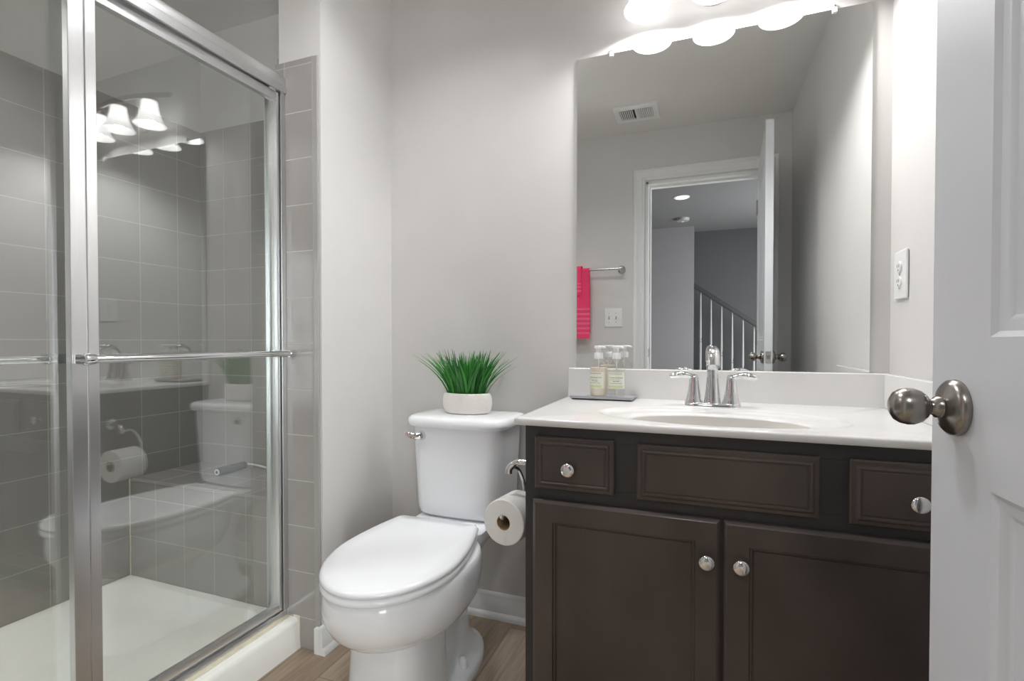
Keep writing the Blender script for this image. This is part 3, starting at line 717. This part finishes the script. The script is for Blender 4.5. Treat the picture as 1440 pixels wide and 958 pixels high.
obj('slab', bm, M['marble'], top_, ang=50)
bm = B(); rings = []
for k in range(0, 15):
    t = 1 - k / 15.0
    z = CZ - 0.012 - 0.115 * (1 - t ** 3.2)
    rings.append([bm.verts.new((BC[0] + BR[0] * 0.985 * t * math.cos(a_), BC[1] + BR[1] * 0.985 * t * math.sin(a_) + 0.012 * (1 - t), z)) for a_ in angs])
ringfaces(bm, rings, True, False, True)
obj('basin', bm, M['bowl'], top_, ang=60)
bm = B(); lathe(bm, [(0.0, 0.0), (0.021, 0.0), (0.021, 0.003), (0.016, 0.004), (0.012, 0.009), (0.0, 0.010)], (BC[0], BC[1] + 0.012, CZ - 0.127), (0, 0, 1), 24); obj('drain', bm, M['chrome'], top_)
bm = B(); box(bm, CX0, CX1, YS, YB - 0.001, CZ - 0.018, 0.9353, 0.004, 3); obj('backsplash', bm, M['marble'], top_)
bm = B(); box(bm, XR - 0.0188, XR - 0.0008, CY0, YS, CZ - 0.001, 0.9353, 0.004, 3); obj('side_splash', bm, M['marble'], top_)

# ------------------------------------------------------------------ faucet
fc = thing('faucet', (0.0253, 1.585, CZ), 'chrome two-handle faucet with arched spout behind the oval sink', 'faucet')
bm = B()
loft(bm, [(rrect(-0.053, 0.1035, 1.5575, 1.6165, 0.0285, 8), CZ), (rrect(-0.053, 0.1035, 1.5575, 1.6165, 0.0285, 8), CZ + 0.004), (rrect(-0.050, 0.1005, 1.5605, 1.6135, 0.026, 8), CZ + 0.0085), (rrect(-0.040, 0.0905, 1.567, 1.607, 0.019, 8), CZ + 0.011)])
obj('base_plate', bm, M['chrome'], fc)
bm = B()
path = spline([(0.0253, 1.588, CZ + 0.008), (0.0253, 1.588, CZ + 0.05), (0.0253, 1.587, CZ + 0.095), (0.0253, 1.580, CZ + 0.133), (0.0253, 1.560, CZ + 0.156), (0.0253, 1.531, CZ + 0.160), (0.0253, 1.504, CZ + 0.146), (0.0253, 1.488, CZ + 0.118)], 6)
nn = len(path); rr = []
for i in range(nn):
    t = i / (nn - 1)
    rr.append(0.0245 - 0.0105 * min(1, t / 0.35) if t < 0.35 else 0.014 + 0.0042 * min(1.0, (t - 0.35) / 0.45))
tube(bm, path, rr, 20)
obj('spout', bm, M['chrome'], fc)
for s in (-1, 1):
    cx = 0.0253 + s * 0.0508
    bm = B(); lathe(bm, [(0.0262, 0.004), (0.0258, 0.010), (0.0215, 0.022), (0.0175, 0.042), (0.0148, 0.064), (0.0140, 0.074)], (cx, 1.587, CZ), (0, 0, 1), 28)
    hb = obj('handle_body', bm, M['chrome'], fc)
    bm = B()
    lathe(bm, [(0.0136, 0.0745), (0.0130, 0.082), (0.0095, 0.090), (0.0, 0.092)], (cx, 1.587, CZ), (0, 0, 1), 24)
    tube(bm, spline([(cx - s * 0.004, 1.587, CZ + 0.078), (cx + s * 0.010, 1.585, CZ + 0.0865), (cx + s * 0.030, 1.582, CZ + 0.0905), (cx + s * 0.052, 1.578, CZ + 0.0885), (cx + s * 0.070, 1.575, CZ + 0.0845)], 6),
         [0.0095] * 4 + [0.0085, 0.008, 0.0078, 0.0078, 0.008, 0.0085, 0.009, 0.0095, 0.010, 0.0102, 0.0104, 0.0105, 0.0105, 0.0104, 0.010, 0.0096, 0.009, 0.0082, 0.007, 0.005, 0.002], 16, flat=(1.2, 0.92))
    obj('lever', bm, M['chrome'], hb)

# ------------------------------------------------------------------ mirror
mi = thing('wall_mirror', (0.018, YB, 0.937), 'large frameless rectangular mirror over the sink', 'mirror')
MX0, MX1, MZ0, MZ1 = -0.4125, 0.4485, 0.9358, 1.9958
bm = B(); box(bm, MX0, MX1, YB - 0.006, YB - 0.0005, MZ0, MZ1, 0, mi=1)
for f in bm.faces:
    f.material_index = 0 if f.calc_center_median().y < YB - 0.0058 else 1
obj('mirror_glass', bm, [M['mirror'], M['mirror_edge']], mi)
for x in (-0.2945, 0.3536):
    bm = B()
    lathe(bm, [(0.0, 0.0), (0.0075, 0.0), (0.0085, 0.003), (0.0085, 0.006), (0.006, 0.0085), (0.0, 0.009)], (x, YB - 0.0005, 1.9905 + 0.014), (0, -1, 0), 20)
    box(bm, x - 0.0065, x + 0.0065, YB - 0.0115, YB - 0.0065, 1.985, 2.006, 0.0018)
    cl = obj('clip', bm, M['white_plastic'], mi)
    bm = B(); lathe(bm, [(0.0, 0.0), (0.0028, 0.0), (0.0028, 0.002), (0.0, 0.0025)], (x, YB - 0.0115, 2.002), (0, -1, 0), 12); obj('screw', bm, M['chrome'], cl)

# ------------------------------------------------------------------ tray and soap bottles
tr = thing('tray', (-0.309, 1.645, CZ), 'grey rectangular tray under the two soap bottles on the counter', 'tray')
bm = B(); loft(bm, [(rrect(-0.404, -0.213, 1.608, 1.697, 0.004), CZ + 0.0002), (rrect(-0.404, -0.213, 1.608, 1.697, 0.004), CZ + 0.004)]); obj('foot', bm, M['dark'], tr)
bm = B(); loft(bm, [(rrect(-0.408, -0.2085, 1.604, 1.700, 0.005), CZ + 0.004), (rrect(-0.410, -0.2065, 1.602, 1.7005, 0.006), CZ + 0.0065), (rrect(-0.410, -0.2065, 1.602, 1.7005, 0.006), CZ + 0.0125), (rrect(-0.4085, -0.208, 1.6035, 1.699, 0.005), CZ + 0.0130), (rrect(-0.405, -0.2115, 1.607, 1.6955, 0.004), CZ + 0.0105)]); obj('tray_body', bm, M['tray'], tr)
def bottle(x, y, lab, liquid, face):
    z0 = CZ + 0.0108
    t = thing('soap_bottle', (x, y, z0), lab, 'soap bottle', 'soap bottles on the grey tray')
    bm = B(); lathe(bm, [(0.0, 0.0), (0.0235, 0.0), (0.0272, 0.004), (0.0276, 0.008), (0.0276, 0.090), (0.0264, 0.096), (0.0170, 0.110), (0.0125, 0.118), (0.0120, 0.126)], (x, y, z0), (0, 0, 1), 40, True, False)
    bd = obj('body', bm, M['bottle'], t, ang=50)
    if liquid is not None:
        bm = B(); lathe(bm, [(0.0, 0.0022), (0.0222, 0.0022), (0.0257, 0.006), (0.0264, 0.010), (0.0264, liquid), (0.0, liquid)], (x, y, z0), (0, 0, 1), 40); obj('liquid', bm, M['cream'], bd)
    # label wraps the front, facing the sink
    def arc(bm, r, a0, a1, za, zb, n=24):
        lo_ = []; hi_ = []; lo2 = []; hi2 = []
        for k in range(n + 1):
            a_ = a0 + (a1 - a0) * k / n
            for L, rr_, zz in ((lo_, r, za), (hi_, r, zb), (lo2, r - 0.0004, za), (hi2, r - 0.0004, zb)): L.append(bm.verts.new((x + rr_ * math.cos(a_), y + rr_ * math.sin(a_), z0 + zz)))
        for k in range(n):
            for A, C_ in ((lo_, hi_), (hi_, hi2), (hi2, lo2), (lo2, lo_)): bm.faces.new((A[k], A[k + 1], C_[k + 1], C_[k]))
        for k in (0, n): bm.faces.new((lo_[k], hi_[k], hi2[k], lo2[k]))
    c = face
    bm = B(); arc(bm, 0.02815, c - 1.15, c + 1.15, 0.028, 0.080); lb = obj('label', bm, M['label'], bd)
    bm = B(); arc(bm, 0.02835, c - 1.0, c + 0.85, 0.031, 0.038); obj('label_band', bm, M['label_green'], lb)
    random.seed(5)
    bm = B()
    for z, a0, a1, h in ((0.0745, -0.8, 0.75, 0.0015), (0.0615, -0.8, 0.85, 0.0020), (0.0560, -0.75, 0.35, 0.0010), (0.0505, -0.35, 0.40, 0.0020), (0.0445, -0.75, 0.65, 0.0012)):
        a_ = a0
        while a_ < a1:
            w_ = random.uniform(0.10, 0.26); arc(bm, 0.0284, c + a_, c + min(a_ + w_, a1), z, z + h, 4); a_ += w_ + 0.05
    obj('label_print', bm, M['ink'], lb)
    bm = B(); lathe(bm, [(0.0, 0.122), (0.0135, 0.122), (0.0140, 0.124), (0.0140, 0.140), (0.0125, 0.142), (0.0, 0.142)], (x, y, z0), (0, 0, 1), 28); cap = obj('pump_collar', bm, M['white_plastic'], t)
    bm = B()
    lathe(bm, [(0.0078, 0.141), (0.0078, 0.154), (0.0088, 0.156), (0.0140, 0.157), (0.0140, 0.1625), (0.012, 0.1642), (0.0, 0.1645)], (x, y, z0), (0, 0, 1), 24)
    tube(bm, [(x, y, z0 + 0.160), (x + 0.016, y - 0.008, z0 + 0.1605), (x + 0.024, y - 0.012, z0 + 0.158)], [0.0048, 0.0042, 0.0034], 12)
    obj('pump_head', bm, M['white_plastic'], cap)
    bm = B(); tube(bm, [(x, y, z0 + 0.006), (x, y, z0 + 0.122)], 0.0022, 8); obj('dip_tube', bm, M['white_plastic'], cap)
bottle(-0.3188, 1.629, 'soap pump bottle of cream lotion, left one on the grey tray', 0.094, -PI / 2 - 0.30)
bottle(-0.2612, 1.630, 'clear soap pump bottle on the grey tray, beside the bottle of cream lotion', None, -PI / 2 + 0.10)

# ------------------------------------------------------------------ potted grass on the toilet tank
PXc, PYc, PZ = -0.784, 1.612, 0.7742
pp = thing('potted_grass', (PXc, PYc, PZ), 'green artificial grass in a white textured oval pot on the toilet tank', 'plant')
bm = B(); lathe(bm, [(0.0, 0.0), (0.076, 0.0), (0.084, 0.004), (0.090, 0.016), (0.0925, 0.034), (0.0915, 0.052), (0.087, 0.066), (0.082, 0.0715), (0.079, 0.0715), (0.078, 0.062), (0.0, 0.060)], (PXc, PYc, PZ), (0, 0, 1), 56, sx=0.66, sy=1.0)
obj('pot', bm, M['pot'], pp, ang=60)
bm = B(); lathe(bm, [(0.0, 0.060), (0.0775, 0.060), (0.0775, 0.063), (0.0, 0.066)], (PXc, PYc, PZ), (0, 0, 1), 40, sx=0.66, sy=1.0); obj('soil', bm, M['soil'], pp)
random.seed(11)
bm = B()
for k in range(270):
    a_ = random.uniform(0, 2 * PI); r_ = math.sqrt(random.random())
    bx, by = r_ * 0.070 * math.cos(a_), r_ * 0.044 * math.sin(a_)
    lean = 0.18 + 0.95 * r_ ** 1.6 * random.uniform(0.5, 1.1)
    if random.random() < 0.3: lean *= 0.4
    da = a_ + random.uniform(-0.5, 0.5)
    L = random.uniform(0.105, 0.160) * (1 + 0.10 * (r_ > 0.7))
    ox, oy = math.cos(da) * lean, math.sin(da) * lean * 0.62
    w0 = random.uniform(0.0026, 0.0052)
    side = Vector((-math.sin(da), math.cos(da), 0)) if random.random() < 0.5 else Vector((1, random.uniform(-0.5, 0.5), 0)).normalized()
    rs = []
    for j in range(7):
        t = j / 6
        p = Vector((PXc + bx + ox * L * (0.35 * t + 0.50 * t * t), PYc + by + oy * L * (0.35 * t + 0.5 * t * t), PZ + 0.060 + L * (t - 0.16 * lean * t * t)))
        if p.y > YB - 0.012: p.y = YB - 0.012 - 0.002 * random.random()
        ww = w0 * (0.75 + 0.6 * t - 1.3 * t * t) + 0.00035
        nrm = Vector((0, -1, 0.2)) if abs(side.y) < 0.7 else Vector((-1, 0, 0.2))
        rs.append([bm.verts.new(p - side * ww), bm.verts.new(p + nrm.normalized() * 0.0006), bm.verts.new(p + side * ww), bm.verts.new(p - nrm.normalized() * 0.0004)])
    ringfaces(bm, rs)
obj('foliage', bm, M['grass'], pp, ang=60)

# ------------------------------------------------------------------ paper holder and roll
ph = thing('toilet_paper_holder', (VX0, 1.30, 0.70), 'chrome toilet paper holder mounted on the side of the vanity cabinet', 'paper holder')
bm = B(); lathe(bm, [(0.0, 0.0), (0.022, 0.0), (0.022, 0.004), (0.016, 0.009), (0.010, 0.014), (0.009, 0.020)], (VX0, 1.305, 0.692), (-1, 0, 0), 28); obj('flange', bm, M['chrome'], ph)
bm = B(); tube(bm, spline([(VX0 - 0.015, 1.305, 0.692), (VX0 - 0.050, 1.303, 0.694), (-0.486, 1.298, 0.690), (-0.500, 1.294, 0.676), (-0.502, 1.293, 0.662)], 6), [0.0085] * 13 + [0.0095] * 12, 16); post = obj('post', bm, M['chrome'], ph)
RA = math.radians(8)
rax = Vector((math.sin(RA), math.cos(RA), 0)); RC0 = Vector((-0.502, 1.252, 0.5385)); RL = 0.102
rod_z = 0.5385 + 0.0135
p_end = RC0 + rax * (RL + 0.016); p_end.z = rod_z
p_near = RC0 - rax * 0.008; p_near.z = rod_z
bm = B(); tube(bm, spline([(-0.502, 1.296, 0.668), (-0.499, 1.325, 0.672), (-0.492, 1.352, 0.655), (p_end.x, p_end.y + 0.006, 0.610), (p_end.x, p_end.y + 0.004, rod_z + 0.022), tuple(p_end - rax * 0.010), tuple(RC0 + rax * RL * 0.5 + Vector((0, 0, rod_z - RC0.z))), tuple(p_near + rax * 0.012), (p_near.x, p_near.y, rod_z + 0.003), (p_near.x, p_near.y - 0.001, rod_z + 0.012)], 6), 0.0052, 12)
obj('arm', bm, M['chrome'], ph)
pr = thing('toilet_paper_roll', tuple(RC0 + rax * RL / 2), 'white toilet paper roll hanging on the chrome holder beside the toilet', 'toilet paper')
bm = B(); lathe(bm, [(0.0205, 0.0), (0.060, 0.0), (0.0623, 0.002), (0.0626, 0.05), (0.0623, RL - 0.002), (0.060, RL), (0.0205, RL)], RC0, rax, 56, False, False); obj('paper', bm, M['paper'], pr)
bm = B(); lathe(bm, [(0.0205, 0.0), (0.0205, RL), (0.0192, RL), (0.0192, 0.0), (0.0205, 0.0)], RC0, rax, 40, False, False); obj('cardboard_core', bm, M['card'], pr)

# ------------------------------------------------------------------ outlet, switch, vent, towels
ou = thing('electrical_outlet', (XR, 1.624, 1.205), 'white duplex outlet plate on the bright right wall beside the mirror', 'outlet')
bm = B(); box(bm, XR - 0.0075, XR - 0.0005, 1.5795, 1.6690, 1.140, 1.270, 0.004, 3); obj('plate', bm, M['white_plastic'], ou)
for z in (1.2255, 1.1855):
    bm = B(); lathe(bm, [(0.0, 0.0), (0.0165, 0.0), (0.0165, 0.003), (0.0150, 0.0045), (0.0, 0.0045)], (XR - 0.007, 1.624, z), (-1, 0, 0), 28, sx=1.0, sy=0.95); rc = obj('receptacle', bm, M['white_plastic'], ou)
    bm = B()
    for dy in (-0.006, 0.006): box(bm, XR - 0.0120, XR - 0.0114, 1.624 + dy - 0.0011, 1.624 + dy + 0.0011, z - 0.001, z + 0.007)
    lathe(bm, [(0.0, 0.0), (0.0022, 0.0), (0.0022, 0.0006), (0.0, 0.0006)], (XR - 0.0114, 1.624, z - 0.008), (-1, 0, 0), 12)
    obj('slots', bm, M['grey_slot'], rc)
bm = B(); lathe(bm, [(0.0, 0.0), (0.003, 0.0), (0.003, 0.001), (0.0, 0.0015)], (XR - 0.0075, 1.624, 1.2055), (-1, 0, 0), 12); obj('screw', bm, M['brushed'], ou)
sw = thing('light_switch', (-0.575, YF, 1.188), 'white double light switch plate under the towel bar, beside the doorway', 'light switch')
bm = B(); box(bm, -0.6355, -0.5148, YF + 0.0005, YF + 0.0075, 1.1248, 1.2500, 0.003, 3); obj('plate', bm, M['white_plastic'], sw)
for x in (-0.6045, -0.5575):
    bm = B(); box(bm, x - 0.005, x + 0.005, YF + 0.007, YF + 0.0085, 1.176, 1.199, 0.0008); box(bm, x - 0.0038, x + 0.0038, YF + 0.008, YF + 0.018, 1.178, 1.188, 0.001); obj('toggle', bm, M['brushed'], sw)
    for z in (1.157, 1.218):
        bm = B(); lathe(bm, [(0.0, 0.0), (0.003, 0.0), (0.003, 0.001), (0.0, 0.0015)], (x, YF + 0.0073, z), (0, 1, 0), 12); obj('screw', bm, M['brushed'], sw)
ve = thing('ceiling_vent', (-0.388, 0.278, ZC), 'white rectangular louvred air vent in the bathroom ceiling', 'vent')
vx0, vx1, vy0, vy1 = -0.520, -0.256, 0.168, 0.388
bm = B()
ix0, ix1, iy0, iy1 = vx0 + 0.034, vx1 - 0.034, vy0 + 0.042, vy1 - 0.042
def T_ceil(u, v, d): return (u, v, ZC - d)
panel_rings(bm, T_ceil, vx0, vx1, vy0, vy1, [(0.0, 0.0005), (0.004, 0.008), (0.020, 0.010), (0.030, 0.010)], cap=False)
box(bm, vx0 + 0.030, ix0, vy0 + 0.030, vy1 - 0.030, ZC - 0.010, ZC - 0.006); box(bm, ix1, vx1 - 0.030, vy0 + 0.030, vy1 - 0.030, ZC - 0.010, ZC - 0.006)
box(bm, ix0, ix1, vy0 + 0.030, iy0, ZC - 0.010, ZC - 0.006); box(bm, ix0, ix1, iy1, vy1 - 0.030, ZC - 0.010, ZC - 0.006)
box(bm, -0.394, -0.382, iy0, iy1, ZC - 0.010, ZC - 0.006)
obj('frame', bm, M['white_plastic'], ve)
bm = B(); box(bm, ix0, ix1, iy0, iy1, ZC - 0.0022, ZC - 0.0008); obj('slot_shade_plate', bm, M['dark'], ve)  # dark plate behind the louvres, standing in for shade in the slots
bm = B()
for k in range(8):
    x = ix0 + 0.004 + k * 0.0115
    if x + 0.006 < -0.396: box(bm, x, x + 0.0055, iy0, iy1, ZC - 0.0095, ZC - 0.003)
for k in range(8):
    x = -0.380 + k * 0.0115
    if x + 0.004 < ix1: box(bm, x, x + 0.0055, iy0, iy1, ZC - 0.0095, ZC - 0.003)
for k in range(1, 7): box(bm, -0.382, ix1, iy0 + (iy1 - iy0) * k / 7 - 0.0016, iy0 + (iy1 - iy0) * k / 7 + 0.0016, ZC - 0.0085, ZC - 0.003)
obj('louvres', bm, M['white_plastic'], ve)
BZ, BY = 1.512, YF + 0.062
tb = thing('towel_bar', (-0.82, YF, BZ), 'chrome towel bar holding pink towels on the wall beside the doorway', 'towel bar')
bm = B(); tube(bm, [(-1.125, BY, BZ), (-0.515, BY, BZ)], 0.0085, 18); obj('bar', bm, M['brushed'], tb)
for x in (-1.120, -0.520):
    bm = B()
    lathe(bm, [(0.0, 0.0), (0.026, 0.0), (0.026, 0.006), (0.020, 0.012), (0.011, 0.018), (0.010, 0.050)], (x, YF + 0.0003, BZ), (0, 1, 0), 28)
    lathe(bm, [(0.0, -0.014), (0.012, -0.012), (0.0145, 0.0), (0.012, 0.012), (0.0, 0.014)], (x, BY, BZ), (1, 0, 0), 20)
    obj('post', bm, M['brushed'], tb)
def towel(name, label, x0, x1, zf, zb, off, mat_, seed):
    """cloth folded over the bar: front drop to zf, back drop to zb, off = distance from the bar axis"""
    random.seed(seed); bm = B()
    nx = 26; prof = []
    r = 0.0088 + off
    for k in range(14): prof.append((1, zf + (BZ - zf) * k / 13))
    for k in range(1, 8): prof.append(('a', PI * k / 8))
    for k in range(14): prof.append((-1, BZ - (BZ - zb) * k / 13))
    th = 0.004
    ph_ = random.uniform(0, 6); grid = []
    for shell in (0, 1):
        g = []
        for i in range(nx + 1):
            u = i / nx; x = x0 + (x1 - x0) * u; col_ = []
            for q, val in prof:
                rr_ = r + (th if shell else 0)
                if q == 'a': y, z = BY + rr_ * math.cos(val), BZ + rr_ * math.sin(val); d_ = 0
                else:
                    z = val; d_ = min(1, (BZ - z) / 0.25)
                    wv = 0.006 * d_ * (math.sin(u * 9 + ph_) * 0.6 + math.sin(u * 17 + ph_ * 2) * 0.3 + 0.5)
                    y = BY + q * (rr_ + (wv if q > 0 else wv * 0.3))
                    if shell == 1 and abs(z - val) < 1 and (val in (zf, zb)): z -= 0.0
                xx = x + (u - 0.5) * 0.006 * d_
                col_.append(bm.verts.new((xx, y, z)))
            g.append(col_)
        grid.append(g)
    m_ = len(prof)
    for i in range(nx):
        for j in range(m_ - 1):
            bm.faces.new((grid[1][i][j], grid[1][i + 1][j], grid[1][i + 1][j + 1], grid[1][i][j + 1]))
            bm.faces.new((grid[0][i][j], grid[0][i][j + 1], grid[0][i + 1][j + 1], grid[0][i + 1][j]))
        for j in (0, m_ - 1): bm.faces.new((grid[0][i][j], grid[0][i + 1][j], grid[1][i + 1][j], grid[1][i][j]))
    for i in (0, nx):
        for j in range(m_ - 1): bm.faces.new((grid[0][i][j], grid[0][i][j + 1], grid[1][i][j + 1], grid[1][i][j]))
    return tag(obj(name, bm, mat_, ang=70), label, 'towel', 'pink towels on the towel bar')
bath = towel('hand_towel', 'long pink towel with woven bands hanging over the towel bar', -0.985, -0.728, 1.045, 1.08, 0.0, towel_mat('pink_terry', [(1.083, 0.012), (1.115, 0.014), (1.148, 0.014), (1.180, 0.014), (1.212, 0.014), (1.245, 0.012)]), 3)
wash = towel('washcloth', 'small pink washcloth draped over the front of the long pink towel', -0.935, -0.780, 1.340, 1.38, 0.016, towel_mat('pink_terry_small', [(1.368, 0.010), (1.396, 0.010), (1.418, 0.008)]), 8)

# ------------------------------------------------------------------ the open door
LA = Vector((0.2706, 0.7769, 0)); HB = Vector((0.3085, -0.006, 0))
du = (HB - LA).normalized(); dn = Vector((-du.y, du.x, 0))
if dn.x > 0: dn = -dn          # dn points to the visible (-x) face
DWID, DTH, DZ0, DZ1 = (HB - LA).length, 0.035, 0.010, 2.072
def T_face(u, v, d): p = LA + du * u - dn * d; return (p.x, p.y, v)
def T_back(u, v, d): p = LA + du * u - dn * (DTH - d); return (p.x, p.y, v)
bm = B()
PAN = [(0.121, DWID - 0.121, 1.0316, 1.945), (0.1255, DWID - 0.1255, 0.235, 0.8726)]
ringp = [(0.0, 0.0), (0.006, 0.0045), (0.016, 0.0060), (0.022, 0.0095), (0.034, 0.0095), (0.040, 0.0085), (0.066, 0.0025), (0.070, 0.0015)]
for T in (T_face, T_back):
    us = [0.0, 0.121, 0.1255, DWID - 0.1255, DWID - 0.121, DWID]
    # flat stiles and rails as quads round the two panels
    def q(u0, u1, v0, v1): bm.faces.new([bm.verts.new(T(u, v, 0)) for u, v in ((u0, v0), (u1, v0), (u1, v1), (u0, v1))])
    q(0, 0.121, PAN[0][2], DZ1); q(DWID - 0.121, DWID, PAN[0][2], DZ1); q(0.121, DWID - 0.121, PAN[0][3], DZ1)
    q(0, DWID, PAN[1][3], PAN[0][2])
    q(0, 0.1255, DZ0, PAN[1][3]); q(DWID - 0.1255, DWID, DZ0, PAN[1][3]); q(0.1255, DWID - 0.1255, DZ0, PAN[1][2])
    for p_ in PAN: panel_rings(bm, T, *p_, ringp)
for (ua, va), (ub, vb) in (((0, DZ0), (0, DZ1)), ((0, DZ1), (DWID, DZ1)), ((DWID, DZ1), (DWID, DZ0)), ((DWID, DZ0), (0, DZ0))):
    bm.faces.new([bm.verts.new(p) for p in (T_face(ua, va, 0), T_face(ub, vb, 0), T_back(ub, vb, 0), T_back(ua, va, 0))])
bmesh.ops.remove_doubles(bm, verts=bm.verts, dist=0.00005)
dr = struct('door_1', bm, M['door'], ang=25)
tag(dr, 'white panelled door standing open at the right edge of the photo', 'door')
KC = 0.060; KZ = 0.951
for sgn, T in ((1, T_face), (-1, T_back)):
    c = Vector(T(KC, KZ, 0)); ax = dn * sgn
    bm = B(); lathe(bm, [(0.0, 0.0), (0.0315, 0.0), (0.0325, 0.003), (0.0315, 0.008), (0.027, 0.012), (0.018, 0.015), (0.014, 0.017)], c, ax, 36)
    ro = obj('knob_rosette', bm, M['satin'], dr)
    bm = B(); lathe(bm, [(0.0125, 0.015), (0.0120, 0.022), (0.0095, 0.024), (0.0088, 0.027), (0.0100, 0.0285), (0.0140, 0.031), (0.0185, 0.036), (0.0212, 0.043), (0.0216, 0.049), (0.0200, 0.056), (0.0165, 0.0615), (0.0100, 0.0655), (0.0, 0.067)], c, ax, 36)
    obj('door_knob', bm, M['satin'], ro, ang=50)
bm = B()
def ebox(bm, u0, u1, d0, d1, z0, z1):
    vs = [bm.verts.new((*(LA + du * u - dn * d).xy, z)) for u in (u0, u1) for d in (d0, d1) for z in (z0, z1)]
    for q_ in ((0, 1, 3, 2), (4, 6, 7, 5), (0, 4, 5, 1), (2, 3, 7, 6), (0, 2, 6, 4), (1, 5, 7, 3)): bm.faces.new([vs[i] for i in q_])
ebox(bm, -0.0012, 0.0008, 0.005, 0.030, KZ - 0.028, KZ + 0.028)
lp = obj('latch_plate', bm, M['brushed'], dr)
bm = B(); ebox(bm, -0.010, -0.001, 0.011, 0.024, KZ - 0.009, KZ + 0.009); obj('latch_bolt', bm, M['satin'], lp)
for z in (0.25, 1.05, 1.85):
    bm = B(); c = LA + du * DWID - dn * 0.002; lathe(bm, [(0.0055, z - 0.045), (0.0055, z + 0.045)], (c.x - 0.004, c.y - 0.003, 0), (0, 0, 1), 14); obj('hinge', bm, M['satin'], dr)
bm = B(); box(bm, DX0 + 0.0158, DX0 + 0.0172, YF - 0.045, YF - 0.012, 0.922, 0.978, 0.0004)
tag(obj('strike_plate', bm, M['satin']), 'small metal strike plate on the door jamb, seen low in the mirror', 'strike plate')

# ------------------------------------------------------------------ stair railing in the hall
sr = thing('stair_railing', (0.24, -3.12, 0), 'stair railing with dark sloping handrail and white balusters in the hall', 'railing')
RY = -3.12
def rail_z(x): return 1.7343 + (x + 0.1017) * (1.2485 - 1.7343) / (0.587 + 0.1017)
bm = B(); rs = []
for x in (-0.11, 1.45):
    zt = rail_z(x)
    rs.append([bm.verts.new((x, RY + dy, zt + dz)) for dy, dz in ((-0.03, -0.062), (0.03, -0.062), (0.033, -0.03), (0.027, -0.008), (0.0, 0.0), (-0.027, -0.008), (-0.033, -0.03))])
ringfaces(bm, rs); obj('handrail', bm, M['rail'], sr)
for k in range(12):
    x = -0.035 + k * 0.1184
    zt = rail_z(x) - 0.060; zb = zt - 1.0
    bm = B()
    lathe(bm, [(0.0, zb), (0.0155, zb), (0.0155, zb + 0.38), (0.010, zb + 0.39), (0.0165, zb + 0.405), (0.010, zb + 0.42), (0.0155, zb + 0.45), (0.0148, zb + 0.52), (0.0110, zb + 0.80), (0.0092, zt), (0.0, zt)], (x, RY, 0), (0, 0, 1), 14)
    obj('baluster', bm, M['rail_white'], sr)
bm = B(); rs = []
for x in (-0.11, 1.45):
    zt = rail_z(x) - 1.06
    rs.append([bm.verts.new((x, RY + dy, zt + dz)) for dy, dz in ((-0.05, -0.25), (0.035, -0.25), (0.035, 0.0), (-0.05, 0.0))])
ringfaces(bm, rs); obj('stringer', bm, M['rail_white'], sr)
